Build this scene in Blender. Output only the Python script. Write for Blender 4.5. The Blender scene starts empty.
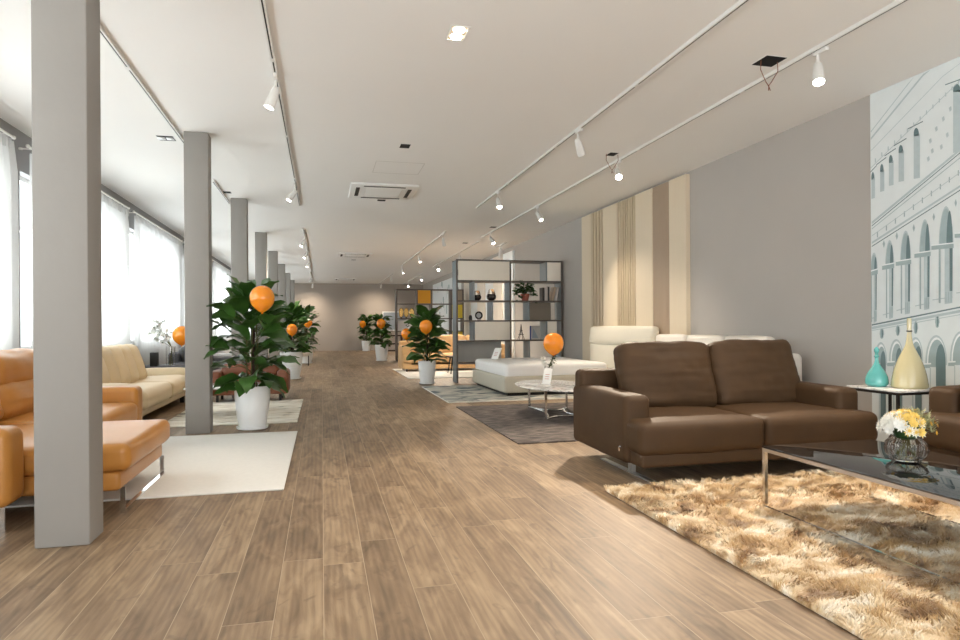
import bpy, math, random
from mathutils import Vector, Matrix, noise, Euler
random.seed(7)
PI = math.pi
SC = bpy.context.scene
COL = SC.collection

# ------------------------------------------------------------------ camera
ROLL = 0.0065
TH = math.atan(158 / 640.0)
cam_d = bpy.data.cameras.new('camera')
cam = bpy.data.objects.new('camera', cam_d); COL.objects.link(cam)
cam_d.sensor_width = 36; cam_d.lens = 24
cam_d.shift_y = (326.27 - 320) / 960.0
cam_d.clip_start = 0.05; cam_d.clip_end = 200
fwd = Vector((math.sin(TH), math.cos(TH), 0))
rgt0 = Vector((math.cos(TH), -math.sin(TH), 0)); up0 = Vector((0, 0, 1))
# image is rotated counter-clockwise by ROLL: camera itself is rolled clockwise
rgt = rgt0 * math.cos(ROLL) - up0 * math.sin(ROLL)
up = up0 * math.cos(ROLL) + rgt0 * math.sin(ROLL)
mw = Matrix((rgt, up, -fwd)).transposed().to_4x4()
mw.translation = Vector((0, 0, 1.2))
cam.matrix_world = mw
SC.camera = cam

# ------------------------------------------------------------------ world, daylight, added fill lights, exposure
SC.view_settings.view_transform = 'Standard'
SC.view_settings.look = 'None'
SC.view_settings.gamma = 1
SC.view_settings.use_curve_mapping = False
SC.view_settings.exposure = 0.72
w = bpy.data.worlds.new('sky'); SC.world = w; w.use_nodes = True
w.node_tree.nodes['Background'].inputs[0].default_value = (0.93, 0.97, 1.0, 1)
w.node_tree.nodes['Background'].inputs[1].default_value = 1.3
CE = 3.43
XL, XR, YN, YF = -3.28, 5.2, -2.6, 33.5
WIN = [(0.55, 3.75), (4.4, 7.6), (8.2, 11.7), (12.3, 15.7), (16.5, 19.9), (20.6, 24.0), (24.7, 28.0), (28.7, 32.2)]
DAY = 66.0
CEILING_FILL = 120.0
def area(name, loc, rot, sx, sy, power, col):
    d = bpy.data.lights.new(name, 'AREA'); d.shape = 'RECTANGLE'; d.size = sx; d.size_y = sy
    d.energy = power; d.color = col
    o = bpy.data.objects.new(name, d); COL.objects.link(o); o.location = loc; o.rotation_euler = rot
    return o
for y0, y1 in WIN:
    area('window_daylight', (XL - 0.5, (y0 + y1) / 2, 2.1), (0, -PI / 2, 0), 2.2, y1 - y0, DAY, (0.93, 0.97, 1.0))
    area('window_ceiling_fill', (XL - 0.9, (y0 + y1) / 2, 0.7), (0, -PI / 2 - 0.4, 0), 1.2, y1 - y0, CEILING_FILL, (0.94, 0.975, 1.0))  # added fill outside each window, tilted up to brighten the ceiling
area('front_fill', (1.0, YN - 0.4, 1.75), (PI / 2, 0, 0), 8.0, 3.0, 22, (1.0, 0.97, 0.93))  # added fill light behind the camera, from an unseen, assumed opening
area('front_ceiling_fill', (1.0, YN - 1.2, 0.5), (PI / 2 + 0.6, 0, 0), 8.0, 1.6, 190, (1.0, 0.97, 0.93))  # added low fill behind the camera, tilted up at the near ceiling

# ------------------------------------------------------------------ materials
def new_mat(name):
    m = bpy.data.materials.new(name); m.use_nodes = True
    nt = m.node_tree
    return m, nt, nt.nodes['Principled BSDF']
def rgb(r, g, b):          # sRGB 0-255 -> linear
    f = lambda c: (c / 255 / 12.92) if c <= 10 else ((c / 255 + 0.055) / 1.055) ** 2.4
    return (f(r), f(g), f(b), 1)
def mat(name, c, rough=0.6, metal=0.0, var=0.06, scale=12.0, bump=0.0, bscale=60.0, spec=0.5, sheen=0.0, coat=0.0, stretch=None):
    m, nt, p = new_mat(name)
    N, L = nt.nodes, nt.links
    p.inputs['Roughness'].default_value = rough
    p.inputs['Metallic'].default_value = metal
    p.inputs['Specular IOR Level'].default_value = spec
    if sheen: p.inputs['Sheen Weight'].default_value = sheen
    if coat: p.inputs['Coat Weight'].default_value = coat; p.inputs['Coat Roughness'].default_value = 0.1
    tc = N.new('ShaderNodeTexCoord'); vec = tc.outputs['Object']
    if stretch:
        mp = N.new('ShaderNodeMapping'); mp.inputs['Scale'].default_value = stretch
        L.new(vec, mp.inputs['Vector']); vec = mp.outputs['Vector']
    nz = N.new('ShaderNodeTexNoise'); nz.inputs['Scale'].default_value = scale; nz.inputs['Detail'].default_value = 4
    L.new(vec, nz.inputs['Vector'])
    mx = N.new('ShaderNodeMix'); mx.data_type = 'RGBA'
    mx.inputs[6].default_value = tuple(max(0, v * (1 - var)) for v in c[:3]) + (1,)
    mx.inputs[7].default_value = tuple(min(1, v * (1 + var)) for v in c[:3]) + (1,)
    L.new(nz.outputs['Fac'], mx.inputs[0]); L.new(mx.outputs[2], p.inputs['Base Color'])
    if bump:
        n2 = N.new('ShaderNodeTexNoise'); n2.inputs['Scale'].default_value = bscale; n2.inputs['Detail'].default_value = 3
        L.new(vec, n2.inputs['Vector'])
        b = N.new('ShaderNodeBump'); b.inputs['Strength'].default_value = bump; b.inputs['Distance'].default_value = 0.01
        L.new(n2.outputs['Fac'], b.inputs['Height']); L.new(b.outputs['Normal'], p.inputs['Normal'])
    return m
def glass(name, c=(1, 1, 1, 1), rough=0.0, ior=1.45):
    m, nt, p = new_mat(name)
    p.inputs['Base Color'].default_value = c; p.inputs['Roughness'].default_value = rough
    p.inputs['Transmission Weight'].default_value = 1.0; p.inputs['IOR'].default_value = ior
    return m
def emit(name, c, s):
    m, nt, p = new_mat(name)
    p.inputs['Base Color'].default_value = c
    p.inputs['Emission Color'].default_value = c; p.inputs['Emission Strength'].default_value = s
    return m

M = {}
M['wall_grey'] = mat('wall_grey_paint', rgb(180, 175, 169), 0.85, var=0.03, scale=2, bump=0.05, bscale=90)
M['wall_left'] = mat('wall_left_paint', rgb(150, 149, 149), 0.85, var=0.03, scale=2, bump=0.05, bscale=90)
M['wall_far'] = mat('wall_far_paint', rgb(172, 162, 152), 0.85, var=0.02, scale=2)
M['ceiling'] = mat('ceiling_paint', rgb(236, 235, 232), 0.9, var=0.015, scale=1.2, bump=0.03, bscale=50)
M['column'] = mat('column_plaster', rgb(146, 142, 137), 0.8, var=0.05, scale=3, bump=0.18, bscale=14)
M['white_paint'] = mat('white_paint', rgb(232, 232, 230), 0.4, var=0.01)
M['white_metal'] = mat('white_metal', rgb(225, 224, 220), 0.35, var=0.01)
M['dark_slot'] = mat('dark_slot', rgb(40, 38, 36), 0.6, var=0.02)
M['black'] = mat('black_hole', rgb(6, 6, 6), 0.9, var=0.0)
M['chrome'] = mat('chrome', (0.82, 0.82, 0.82, 1), 0.12, 1.0, var=0.02)
M['steel'] = mat('brushed_steel', (0.62, 0.63, 0.63, 1), 0.3, 1.0, var=0.04, stretch=(1, 30, 1))
M['gold'] = mat('gold_metal', rgb(214, 178, 110), 0.25, 1.0, var=0.05)
M['brown_leather'] = mat('brown_suede_leather', rgb(70, 51, 32), 0.6, var=0.28, scale=4, bump=0.1, bscale=140, sheen=0.0, spec=0.25)
M['orange_leather'] = mat('tan_orange_leather', rgb(184, 126, 60), 0.32, var=0.08, scale=4, bump=0.12, bscale=120, spec=0.45)
M['tan_leather'] = mat('rust_leather', rgb(122, 70, 44), 0.45, var=0.08, scale=4, bump=0.1, bscale=90)
M['beige_leather'] = mat('beige_leather', rgb(208, 186, 150), 0.45, var=0.07, scale=4, bump=0.1, bscale=90)
M['tan_fabric'] = mat('tan_fabric', rgb(206, 168, 120), 0.8, var=0.08, scale=6, bump=0.1, bscale=120)
M['pale_leather'] = mat('pale_leather', rgb(215, 200, 180), 0.5, var=0.04, scale=6)
M['white_leather'] = mat('white_leather', rgb(236, 230, 220), 0.42, var=0.03, scale=5, bump=0.08, bscale=100)
M['cream_leather'] = mat('cream_leather', rgb(226, 220, 204), 0.42, var=0.03, scale=5, bump=0.06, bscale=100)
M['bed_leather'] = mat('bed_frame_leather', rgb(200, 194, 178), 0.45, var=0.03, scale=6, bump=0.06, bscale=100)
M['mattress'] = mat('mattress_cloth', rgb(248, 247, 246), 0.8, var=0.02, scale=10, bump=0.08, bscale=70)
M['grey_fabric'] = mat('grey_fabric', rgb(96, 96, 100), 0.85, var=0.1, scale=20, bump=0.15, bscale=200)
M['light_grey_fabric'] = mat('light_grey_fabric', rgb(176, 176, 178), 0.85, var=0.06, scale=20, bump=0.15, bscale=200)
M['dark_wood'] = mat('dark_wood', rgb(62, 46, 38), 0.4, var=0.2, scale=5, stretch=(1, 12, 12))
M['pot'] = mat('white_ceramic', rgb(242, 244, 244), 0.3, var=0.015, scale=4, coat=0.2)
M['soil'] = mat('soil', rgb(52, 38, 28), 0.95, var=0.3, scale=60, bump=0.6, bscale=90)
M['stem'] = mat('plant_stem', rgb(84, 84, 44), 0.7, var=0.2)
M['pole'] = mat('moss_pole', rgb(58, 40, 32), 0.9, var=0.3, scale=40, bump=0.5)
M['shelf_frame'] = mat('shelf_frame', rgb(92, 84, 78), 0.45, var=0.04)
M['shelf_slate'] = mat('shelf_slate_side', rgb(128, 138, 142), 0.5, var=0.04)
M['shelf_cream'] = mat('shelf_cream_door', rgb(238, 230, 217), 0.5, var=0.02)
M['shelf_taupe'] = mat('shelf_taupe_back', rgb(158, 146, 130), 0.55, var=0.03)
M['shelf_grey'] = mat('shelf_grey_back', rgb(196, 194, 188), 0.55, var=0.03)
M['shelf_yellow'] = mat('shelf_yellow', rgb(216, 192, 60), 0.5, var=0.03)
M['shelf_ochre'] = mat('shelf_ochre', rgb(214, 152, 24), 0.5, var=0.03)
M['panel_light'] = mat('panel_light_wood', rgb(222, 207, 182), 0.55, var=0.05, scale=3, stretch=(40, 40, 0.6))
M['panel_slat'] = mat('panel_slat_wood', rgb(206, 188, 160), 0.55, var=0.08, scale=3, stretch=(40, 40, 0.6))
M['panel_gap'] = mat('panel_groove_wood', rgb(132, 108, 82), 0.6, var=0.1)
M['panel_brown'] = mat('panel_brown_wood', rgb(176, 156, 134), 0.55, var=0.12, scale=4, stretch=(60, 60, 0.8))
M['terracotta'] = mat('terracotta', rgb(150, 84, 68), 0.7, var=0.1)
M['book_dark'] = mat('book_dark', rgb(60, 58, 58), 0.6)
M['book_light'] = mat('book_light', rgb(190, 184, 178), 0.6)
M['book_pages'] = mat('book_pages', rgb(226, 220, 208), 0.8, stretch=(1, 1, 60), var=0.1)
M['book_blue'] = mat('book_blue', rgb(50, 66, 132), 0.5)
M['card'] = mat('white_card', rgb(244, 243, 240), 0.5, var=0.01)
M['ink_red'] = mat('red_print', rgb(196, 120, 110), 0.6)
M['black_metal'] = mat('black_metal', rgb(34, 30, 28), 0.4, 0.3, var=0.05)
M['teal_glass'] = mat('teal_glazed_glass', rgb(92, 178, 176), 0.12, var=0.1, scale=6, coat=0.8)
M['sand_glass'] = mat('sand_glazed_glass', rgb(200, 190, 150), 0.12, var=0.05, scale=3, coat=0.8)
M['ring'] = mat('dark_ring', rgb(50, 48, 46), 0.4)
M['clear_glass'] = glass('clear_glass', (0.97, 0.98, 0.98, 1))
M['smoke_glass'] = mat('smoked_glass_bowl', rgb(44, 34, 32), 0.1, var=0.3, coat=0.6)
M['crystal'] = glass('cut_crystal', (1, 1, 1, 1), 0.0, 1.22)
M['petal_white'] = mat('petal_white', rgb(244, 244, 238), 0.7, var=0.03)
M['petal_yellow'] = mat('petal_yellow', rgb(236, 206, 112), 0.7, var=0.15, scale=40)
M['petal_gold'] = mat('petal_gold', rgb(222, 170, 50), 0.7, var=0.1)
M['sage'] = mat('sage_leaf', rgb(150, 150, 110), 0.7, var=0.2, scale=40)
M['grout'] = mat('far_partition', rgb(226, 228, 226), 0.8, var=0.02)
M['lamp_on'] = emit('lamp_glow', (1.0, 0.93, 0.82, 1), 40)
M['mural_base'] = mat('mural_print_base', rgb(226, 233, 234), 0.6, var=0.06, scale=7, spec=0.3)
M['mural_line'] = mat('mural_print_line', rgb(188, 202, 205), 0.6, var=0.1, scale=20, spec=0.3)
M['mural_mid'] = mat('mural_print_mid', rgb(166, 184, 187), 0.6, var=0.15, scale=14, spec=0.3)
M['mural_dark'] = mat('mural_print_dark', rgb(112, 134, 138), 0.6, var=0.18, scale=10, spec=0.3)
M['mural_light'] = mat('mural_print_light', rgb(238, 243, 244), 0.6, var=0.04, scale=14, spec=0.3)
M['mirror'] = mat('picture_blue_grey', rgb(150, 160, 170), 0.4, var=0.1, scale=3)
M['rug_cream'] = mat('rug_cream_wool', rgb(232, 229, 222), 0.95, var=0.05, scale=30, bump=0.6, bscale=160, spec=0.1)
M['marble'] = None

def balloon_mat():
    m, nt, p = new_mat('orange_latex')
    p.inputs['Base Color'].default_value = rgb(250, 150, 28)
    p.inputs['Roughness'].default_value = 0.16
    p.inputs['Subsurface Weight'].default_value = 0.35
    p.inputs['Subsurface Radius'].default_value = (0.1, 0.05, 0.01)
    p.inputs['Coat Weight'].default_value = 0.4
    tc = nt.nodes.new('ShaderNodeTexCoord'); nz = nt.nodes.new('ShaderNodeTexNoise'); nz.inputs['Scale'].default_value = 5
    mx = nt.nodes.new('ShaderNodeMix'); mx.data_type = 'RGBA'
    mx.inputs[6].default_value = rgb(246, 142, 24); mx.inputs[7].default_value = rgb(255, 160, 44)
    nt.links.new(tc.outputs['Object'], nz.inputs['Vector']); nt.links.new(nz.outputs['Fac'], mx.inputs[0])
    nt.links.new(mx.outputs[2], p.inputs['Base Color'])
    return m
M['balloon'] = balloon_mat()

def leaf_mat(name, a, b):
    m, nt, p = new_mat(name)
    tc = nt.nodes.new('ShaderNodeTexCoord'); nz = nt.nodes.new('ShaderNodeTexNoise'); nz.inputs['Scale'].default_value = 9
    mx = nt.nodes.new('ShaderNodeMix'); mx.data_type = 'RGBA'
    mx.inputs[6].default_value = a; mx.inputs[7].default_value = b
    nt.links.new(tc.outputs['Object'], nz.inputs['Vector']); nt.links.new(nz.outputs['Fac'], mx.inputs[0])
    nt.links.new(mx.outputs[2], p.inputs['Base Color'])
    p.inputs['Roughness'].default_value = 0.32; p.inputs['Specular IOR Level'].default_value = 0.5
    return m
M['leaf'] = leaf_mat('glossy_leaf', rgb(34, 66, 26), rgb(78, 118, 50))
M['leaf_small'] = leaf_mat('small_leaf', rgb(24, 52, 22), rgb(60, 98, 44))

def sheer_mat():
    m = bpy.data.materials.new('sheer_curtain'); m.use_nodes = True
    nt = m.node_tree; N = nt.nodes; L = nt.links; N.clear()
    out = N.new('ShaderNodeOutputMaterial')
    tr = N.new('ShaderNodeBsdfTranslucent'); tr.inputs[0].default_value = (0.74, 0.74, 0.73, 1)
    df = N.new('ShaderNodeBsdfDiffuse'); df.inputs[0].default_value = (0.80, 0.79, 0.77, 1)
    tp = N.new('ShaderNodeBsdfTransparent')
    m1 = N.new('ShaderNodeMixShader'); m2 = N.new('ShaderNodeMixShader')
    m1.inputs[0].default_value = 0.4
    L.new(tr.outputs[0], m1.inputs[1]); L.new(df.outputs[0], m1.inputs[2])
    tc = N.new('ShaderNodeTexCoord'); wv = N.new('ShaderNodeTexNoise'); wv.inputs['Scale'].default_value = 300
    mr = N.new('ShaderNodeMapRange'); mr.inputs[3].default_value = 0.7; mr.inputs[4].default_value = 0.85
    L.new(tc.outputs['Object'], wv.inputs['Vector']); L.new(wv.outputs['Fac'], mr.inputs[0])
    L.new(mr.outputs[0], m2.inputs[0]); L.new(tp.outputs[0], m2.inputs[1]); L.new(m1.outputs[0], m2.inputs[2])
    L.new(m2.outputs[0], out.inputs[0])
    return m
M['sheer'] = sheer_mat()
def pane_mat():
    m = bpy.data.materials.new('window_glass'); m.use_nodes = True
    nt = m.node_tree; N = nt.nodes; L = nt.links; N.clear()
    out = N.new('ShaderNodeOutputMaterial'); tp = N.new('ShaderNodeBsdfTransparent'); tp.inputs[0].default_value = (0.95, 0.97, 0.97, 1)
    gl = N.new('ShaderNodeBsdfGlossy'); gl.inputs['Roughness'].default_value = 0.02
    mx = N.new('ShaderNodeMixShader'); mx.inputs[0].default_value = 0.05; L.new(tp.outputs[0], mx.inputs[1]); L.new(gl.outputs[0], mx.inputs[2])
    L.new(mx.outputs[0], out.inputs[0]); return m
M['pane'] = pane_mat()

def floor_mat():
    m, nt, p = new_mat('oak_plank_floor'); N, L = nt.nodes, nt.links
    def math_(op, a, b=None, c=None):
        n = N.new('ShaderNodeMath'); n.operation = op
        for i, v in enumerate((a, b, c)):
            if v is None: continue
            if isinstance(v, (int, float)): n.inputs[i].default_value = v
            else: L.new(v, n.inputs[i])
        return n.outputs[0]
    g = N.new('ShaderNodeNewGeometry'); s = N.new('ShaderNodeSeparateXYZ'); L.new(g.outputs['Position'], s.inputs[0])
    W, LEN = 0.2, 1.9
    xr = math_('DIVIDE', s.outputs[0], W); row = math_('FLOOR', xr); fx = math_('FRACT', xr)
    wn = N.new('ShaderNodeTexWhiteNoise'); wn.noise_dimensions = '1D'; L.new(row, wn.inputs['W'])
    yr = math_('ADD', math_('DIVIDE', s.outputs[1], LEN), math_('MULTIPLY', wn.outputs['Value'], 7.3))
    pid = math_('FLOOR', yr); fy = math_('FRACT', yr)
    cid = N.new('ShaderNodeCombineXYZ'); L.new(row, cid.inputs[0]); L.new(pid, cid.inputs[1])
    w2 = N.new('ShaderNodeTexWhiteNoise'); w2.noise_dimensions = '3D'; L.new(cid.outputs[0], w2.inputs['Vector'])
    # seams
    ex = math_('MULTIPLY', math_('MINIMUM', fx, math_('SUBTRACT', 1.0, fx)), W)
    ey = math_('MULTIPLY', math_('MINIMUM', fy, math_('SUBTRACT', 1.0, fy)), LEN)
    e = math_('MINIMUM', ex, ey)
    seam = N.new('ShaderNodeMapRange'); seam.inputs[1].default_value = 0.0006; seam.inputs[2].default_value = 0.0022
    L.new(e, seam.inputs[0])
    # grain
    off = N.new('ShaderNodeVectorMath'); off.operation = 'MULTIPLY_ADD'
    L.new(w2.outputs['Color'], off.inputs[0]); off.inputs[1].default_value = (37, 37, 0); L.new(g.outputs['Position'], off.inputs[2])
    mp = N.new('ShaderNodeMapping'); mp.inputs['Scale'].default_value = (40, 1.2, 1); L.new(off.outputs[0], mp.inputs[0])
    n1 = N.new('ShaderNodeTexNoise'); n1.inputs['Scale'].default_value = 1.6; n1.inputs['Detail'].default_value = 8; n1.inputs['Distortion'].default_value = 1.2
    L.new(mp.outputs[0], n1.inputs[0])
    mp2 = N.new('ShaderNodeMapping'); mp2.inputs['Scale'].default_value = (9, 1.8, 1); L.new(off.outputs[0], mp2.inputs[0])
    n2 = N.new('ShaderNodeTexNoise'); n2.inputs['Scale'].default_value = 1.3; n2.inputs['Detail'].default_value = 6; n2.inputs['Distortion'].default_value = 0.9
    L.new(mp2.outputs[0], n2.inputs[0])
    wv = N.new('ShaderNodeTexWave'); wv.inputs['Scale'].default_value = 1.3; wv.inputs['Distortion'].default_value = 9; wv.inputs['Detail'].default_value = 3
    wv.inputs['Detail Scale'].default_value = 0.6
    mp3 = N.new('ShaderNodeMapping'); mp3.inputs['Scale'].default_value = (7, 0.7, 1); L.new(off.outputs[0], mp3.inputs[0]); L.new(mp3.outputs[0], wv.inputs[0])
    cr = N.new('ShaderNodeValToRGB'); el = cr.color_ramp.elements
    el[0].position = 0.28; el[0].color = rgb(98, 79, 60); el[1].position = 0.72; el[1].color = rgb(172, 148, 118)
    mid = cr.color_ramp.elements.new(0.5); mid.color = rgb(137, 114, 89)
    v = math_('ADD', math_('MULTIPLY', n1.outputs['Fac'], 0.2), math_('MULTIPLY', n2.outputs['Fac'], 0.64))
    v = math_('ADD', v, math_('MULTIPLY', wv.outputs['Fac'], 0.07))
    v = math_('ADD', v, 0.03)
    v = math_('ADD', v, math_('MULTIPLY', math_('SUBTRACT', w2.outputs['Value'], 0.5), 0.17))
    L.new(v, cr.inputs[0])
    mx = N.new('ShaderNodeMix'); mx.data_type = 'RGBA'; L.new(seam.outputs[0], mx.inputs[0])
    mx.inputs[6].default_value = rgb(176, 156, 130)
    kn = N.new('ShaderNodeTexNoise'); kn.inputs['Scale'].default_value = 5.5; kn.inputs['Detail'].default_value = 5; kn.inputs['Distortion'].default_value = 1.5
    mpk = N.new('ShaderNodeMapping'); mpk.inputs['Scale'].default_value = (1.6, .8, 1); L.new(off.outputs[0], mpk.inputs[0]); L.new(mpk.outputs[0], kn.inputs[0])
    km = N.new('ShaderNodeMapRange'); km.inputs[1].default_value = .6; km.inputs[2].default_value = .78; km.inputs[4].default_value = .6; L.new(kn.outputs['Fac'], km.inputs[0])
    kx = N.new('ShaderNodeMix'); kx.data_type = 'RGBA'; L.new(km.outputs[0], kx.inputs[0]); L.new(cr.outputs[0], kx.inputs[6]); kx.inputs[7].default_value = rgb(84, 68, 54)
    L.new(kx.outputs[2], mx.inputs[7]); L.new(mx.outputs[2], p.inputs['Base Color'])
    rr = N.new('ShaderNodeMapRange'); rr.inputs[3].default_value = 0.42; rr.inputs[4].default_value = 0.58; L.new(n1.outputs['Fac'], rr.inputs[0])
    L.new(rr.outputs[0], p.inputs['Roughness']); p.inputs['Specular IOR Level'].default_value = 0.4
    b = N.new('ShaderNodeBump'); b.inputs['Strength'].default_value = 0.15; b.inputs['Distance'].default_value = 0.003
    L.new(math_('ADD', seam.outputs[0], math_('MULTIPLY', n1.outputs['Fac'], 0.5)), b.inputs['Height']); L.new(b.outputs[0], p.inputs['Normal'])
    return m
M['floor'] = floor_mat()

def ramp_mat(name, stops, scale, stretch=(1, 1, 1), rough=0.9, detail=6, dist=0.5, bump=0.3, bscale=120):
    m, nt, p = new_mat(name); N, L = nt.nodes, nt.links
    tc = N.new('ShaderNodeTexCoord'); mp = N.new('ShaderNodeMapping'); mp.inputs['Scale'].default_value = stretch
    L.new(tc.outputs['Object'], mp.inputs[0])
    nz = N.new('ShaderNodeTexNoise'); nz.inputs['Scale'].default_value = scale; nz.inputs['Detail'].default_value = detail; nz.inputs['Distortion'].default_value = dist
    L.new(mp.outputs[0], nz.inputs[0])
    cr = N.new('ShaderNodeValToRGB'); e = cr.color_ramp.elements
    e[0].position, e[0].color = stops[0]; e[1].position, e[1].color = stops[-1]
    for pz, c in stops[1:-1]:
        q = e.new(pz); q.color = c
    L.new(nz.outputs['Fac'], cr.inputs[0]); L.new(cr.outputs[0], p.inputs['Base Color'])
    p.inputs['Roughness'].default_value = rough
    if bump:
        n2 = N.new('ShaderNodeTexNoise'); n2.inputs['Scale'].default_value = bscale; L.new(tc.outputs['Object'], n2.inputs[0])
        b = N.new('ShaderNodeBump'); b.inputs['Strength'].default_value = bump; b.inputs['Distance'].default_value = 0.01
        L.new(n2.outputs['Fac'], b.inputs['Height']); L.new(b.outputs[0], p.inputs['Normal'])
    return m
M['rug_dark'] = ramp_mat('rug_dark_viscose', [(0.35, rgb(62, 56, 54)), (0.5, rgb(92, 84, 80)), (0.66, rgb(132, 120, 112))], 3, (2, 9, 1))
M['rug_blue'] = ramp_mat('rug_teal_distressed', [(0.32, rgb(78, 92, 98)), (0.42, rgb(134, 138, 136)), (0.5, rgb(188, 186, 176)), (0.66, rgb(214, 208, 196))], 2.2, (1, 1.6, 1), dist=1.5, detail=9)
M['rug_print'] = ramp_mat('rug_cream_abstract', [(0.33, rgb(110, 104, 98)), (0.38, rgb(206, 196, 176)), (0.5, rgb(230, 224, 210)), (0.7, rgb(238, 234, 224))], 1.6, (1, 3, 1), dist=2.5, detail=5)
M['marble'] = ramp_mat('marble_top', [(0.3, rgb(120, 118, 116)), (0.45, rgb(214, 212, 208)), (0.6, rgb(240, 239, 236))], 5, dist=3, rough=0.08, bump=0, detail=8)
M['fur'] = ramp_mat('shaggy_silk_pile', [(0.32, rgb(134, 98, 56)), (0.44, rgb(196, 160, 108)), (0.55, rgb(226, 204, 166)), (0.68, rgb(250, 245, 232))], 4.2, (1, 1.5, 1), rough=0.5, dist=1.0, bump=0)  # sand and gold tones, plus painted light and dark of the leaning pile
M['fur'].node_tree.nodes['Principled BSDF'].inputs['Sheen Weight'].default_value = 0.3
def dark_glass():
    m, nt, p = new_mat('smoked_table_glass')
    p.inputs['Base Color'].default_value = (0.012, 0.012, 0.013, 1); p.inputs['Roughness'].default_value = 0.02
    p.inputs['Specular IOR Level'].default_value = 0.9; p.inputs['IOR'].default_value = 1.6
    return m
M['dark_glass'] = dark_glass()

# ------------------------------------------------------------------ mesh helpers
class MB:
    def __init__(s): s.v = []; s.f = []; s.T = Matrix.Identity(4)
    def add(s, vs, fs):
        b = len(s.v); s.v += [s.T @ Vector(v) for v in vs]; s.f += [tuple(b + i for i in f) for f in fs]
    def box(s, a, b):
        x0, y0, z0 = a; x1, y1, z1 = b
        s.add([(x0, y0, z0), (x1, y0, z0), (x1, y1, z0), (x0, y1, z0), (x0, y0, z1), (x1, y0, z1), (x1, y1, z1), (x0, y1, z1)],
              [(0, 3, 2, 1), (4, 5, 6, 7), (0, 1, 5, 4), (1, 2, 6, 5), (2, 3, 7, 6), (3, 0, 4, 7)])
        return s
    def rb(s, a, b, r=0.02, seg=3, n=1, bulge=(0, 0, 0), wr=0.0, wsc=4.0, seed=0, rot=None, shear=None):
        """rounded box between corners a, b; bulge pushes faces out along x,y,z; wr = wrinkle depth"""
        a = Vector(a); b = Vector(b); c = (a + b) / 2; h = (b - a) / 2
        r = min(r, min(h) * 0.98)
        def ax(hh):
            t = [-(hh - r) - r * math.sin(PI / 2 * (1 - i / seg)) for i in range(seg)]
            inner = [-(hh - r) + 2 * (hh - r) * i / n for i in range(n + 1)]
            return t + inner + [-q for q in reversed(t)]
        X, Y, Z = ax(h.x), ax(h.y), ax(h.z)
        idx = {}; vs = []; fs = []
        def vid(i, j, k):
            key = (i, j, k)
            if key in idx: return idx[key]
            P = Vector((X[i], Y[j], Z[k]))
            C = Vector([max(-(hh - r), min(hh - r, q)) for q, hh in zip(P, h)])
            d = P - C
            # on rounded zones map to sphere
            if d.length > 1e-9:
                # use the largest component sample to keep even spacing
                P2 = C + d.normalized() * r
            else: P2 = P
            u = [P2[q] / h[q] for q in range(3)]
            g = lambda t: max(0, 1 - t * t)
            P2 = P2 + Vector((bulge[0] * u[0] * g(u[1]) * g(u[2]), bulge[1] * u[1] * g(u[0]) * g(u[2]), bulge[2] * u[2] * g(u[0]) * g(u[1])))
            if wr:
                crease = noise.noise(Vector((P2.x * 1.6 + seed, P2.y * 2, P2.z * 15 + seed * 2.3))) + .5 * noise.noise(Vector((P2.x * 3.3, P2.y * 4 + seed, P2.z * 34)))
                if wr > .0085: P2 = P2 + (P2 - C).normalized() * crease * wr * .55
                q = P2 * wsc + Vector((seed * 7.1, seed * 3.3, 0))
                P2 = P2 + noise.noise_vector(q) * wr + noise.noise_vector(q * 2.7) * wr * 0.4
            if shear: P2 = P2 + Vector((shear[0], shear[1], 0)) * (P2.z + h.z)
            if rot: P2 = rot @ P2
            idx[key] = len(vs); vs.append(P2 + c); return idx[key]
        nx, ny, nz = len(X) - 1, len(Y) - 1, len(Z) - 1
        for i in range(nx):
            for j in range(ny):
                fs.append((vid(i, j, 0), vid(i, j + 1, 0), vid(i + 1, j + 1, 0), vid(i + 1, j, 0)))
                fs.append((vid(i, j, nz), vid(i + 1, j, nz), vid(i + 1, j + 1, nz), vid(i, j + 1, nz)))
        for i in range(nx):
            for k in range(nz):
                fs.append((vid(i, 0, k), vid(i + 1, 0, k), vid(i + 1, 0, k + 1), vid(i, 0, k + 1)))
                fs.append((vid(i, ny, k), vid(i, ny, k + 1), vid(i + 1, ny, k + 1), vid(i + 1, ny, k)))
        for j in range(ny):
            for k in range(nz):
                fs.append((vid(0, j, k), vid(0, j, k + 1), vid(0, j + 1, k + 1), vid(0, j + 1, k)))
                fs.append((vid(nx, j, k), vid(nx, j + 1, k), vid(nx, j + 1, k + 1), vid(nx, j, k + 1)))
        s.add(vs, fs); return s
    def tube(s, pts, r, n=8, cap=True, closed=False):
        pts = [Vector(p) for p in pts]; m = len(pts)
        rr = r if isinstance(r, (list, tuple)) else [r] * m
        vs = []; up_ = None
        for i, p in enumerate(pts):
            t = (pts[min(i + 1, m - 1)] - pts[max(i - 1, 0)])
            if closed: t = pts[(i + 1) % m] - pts[i - 1]
            t = t.normalized()
            if up_ is None: up_ = Vector((0, 0, 1)) if abs(t.z) < 0.9 else Vector((1, 0, 0))
            a = t.cross(up_).normalized(); b = a.cross(t).normalized(); up_ = b
            for k in range(n):
                q = 2 * PI * k / n
                vs.append(p + (a * math.cos(q) + b * math.sin(q)) * rr[i])
        fs = []
        for i in range(m if closed else m - 1):
            for k in range(n):
                i2 = (i + 1) % m
                fs.append((i * n + k, i * n + (k + 1) % n, i2 * n + (k + 1) % n, i2 * n + k))
        if cap and not closed:
            fs.append(tuple(range(n - 1, -1, -1))); fs.append(tuple((m - 1) * n + k for k in range(n)))
        s.add(vs, fs); return s
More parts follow.
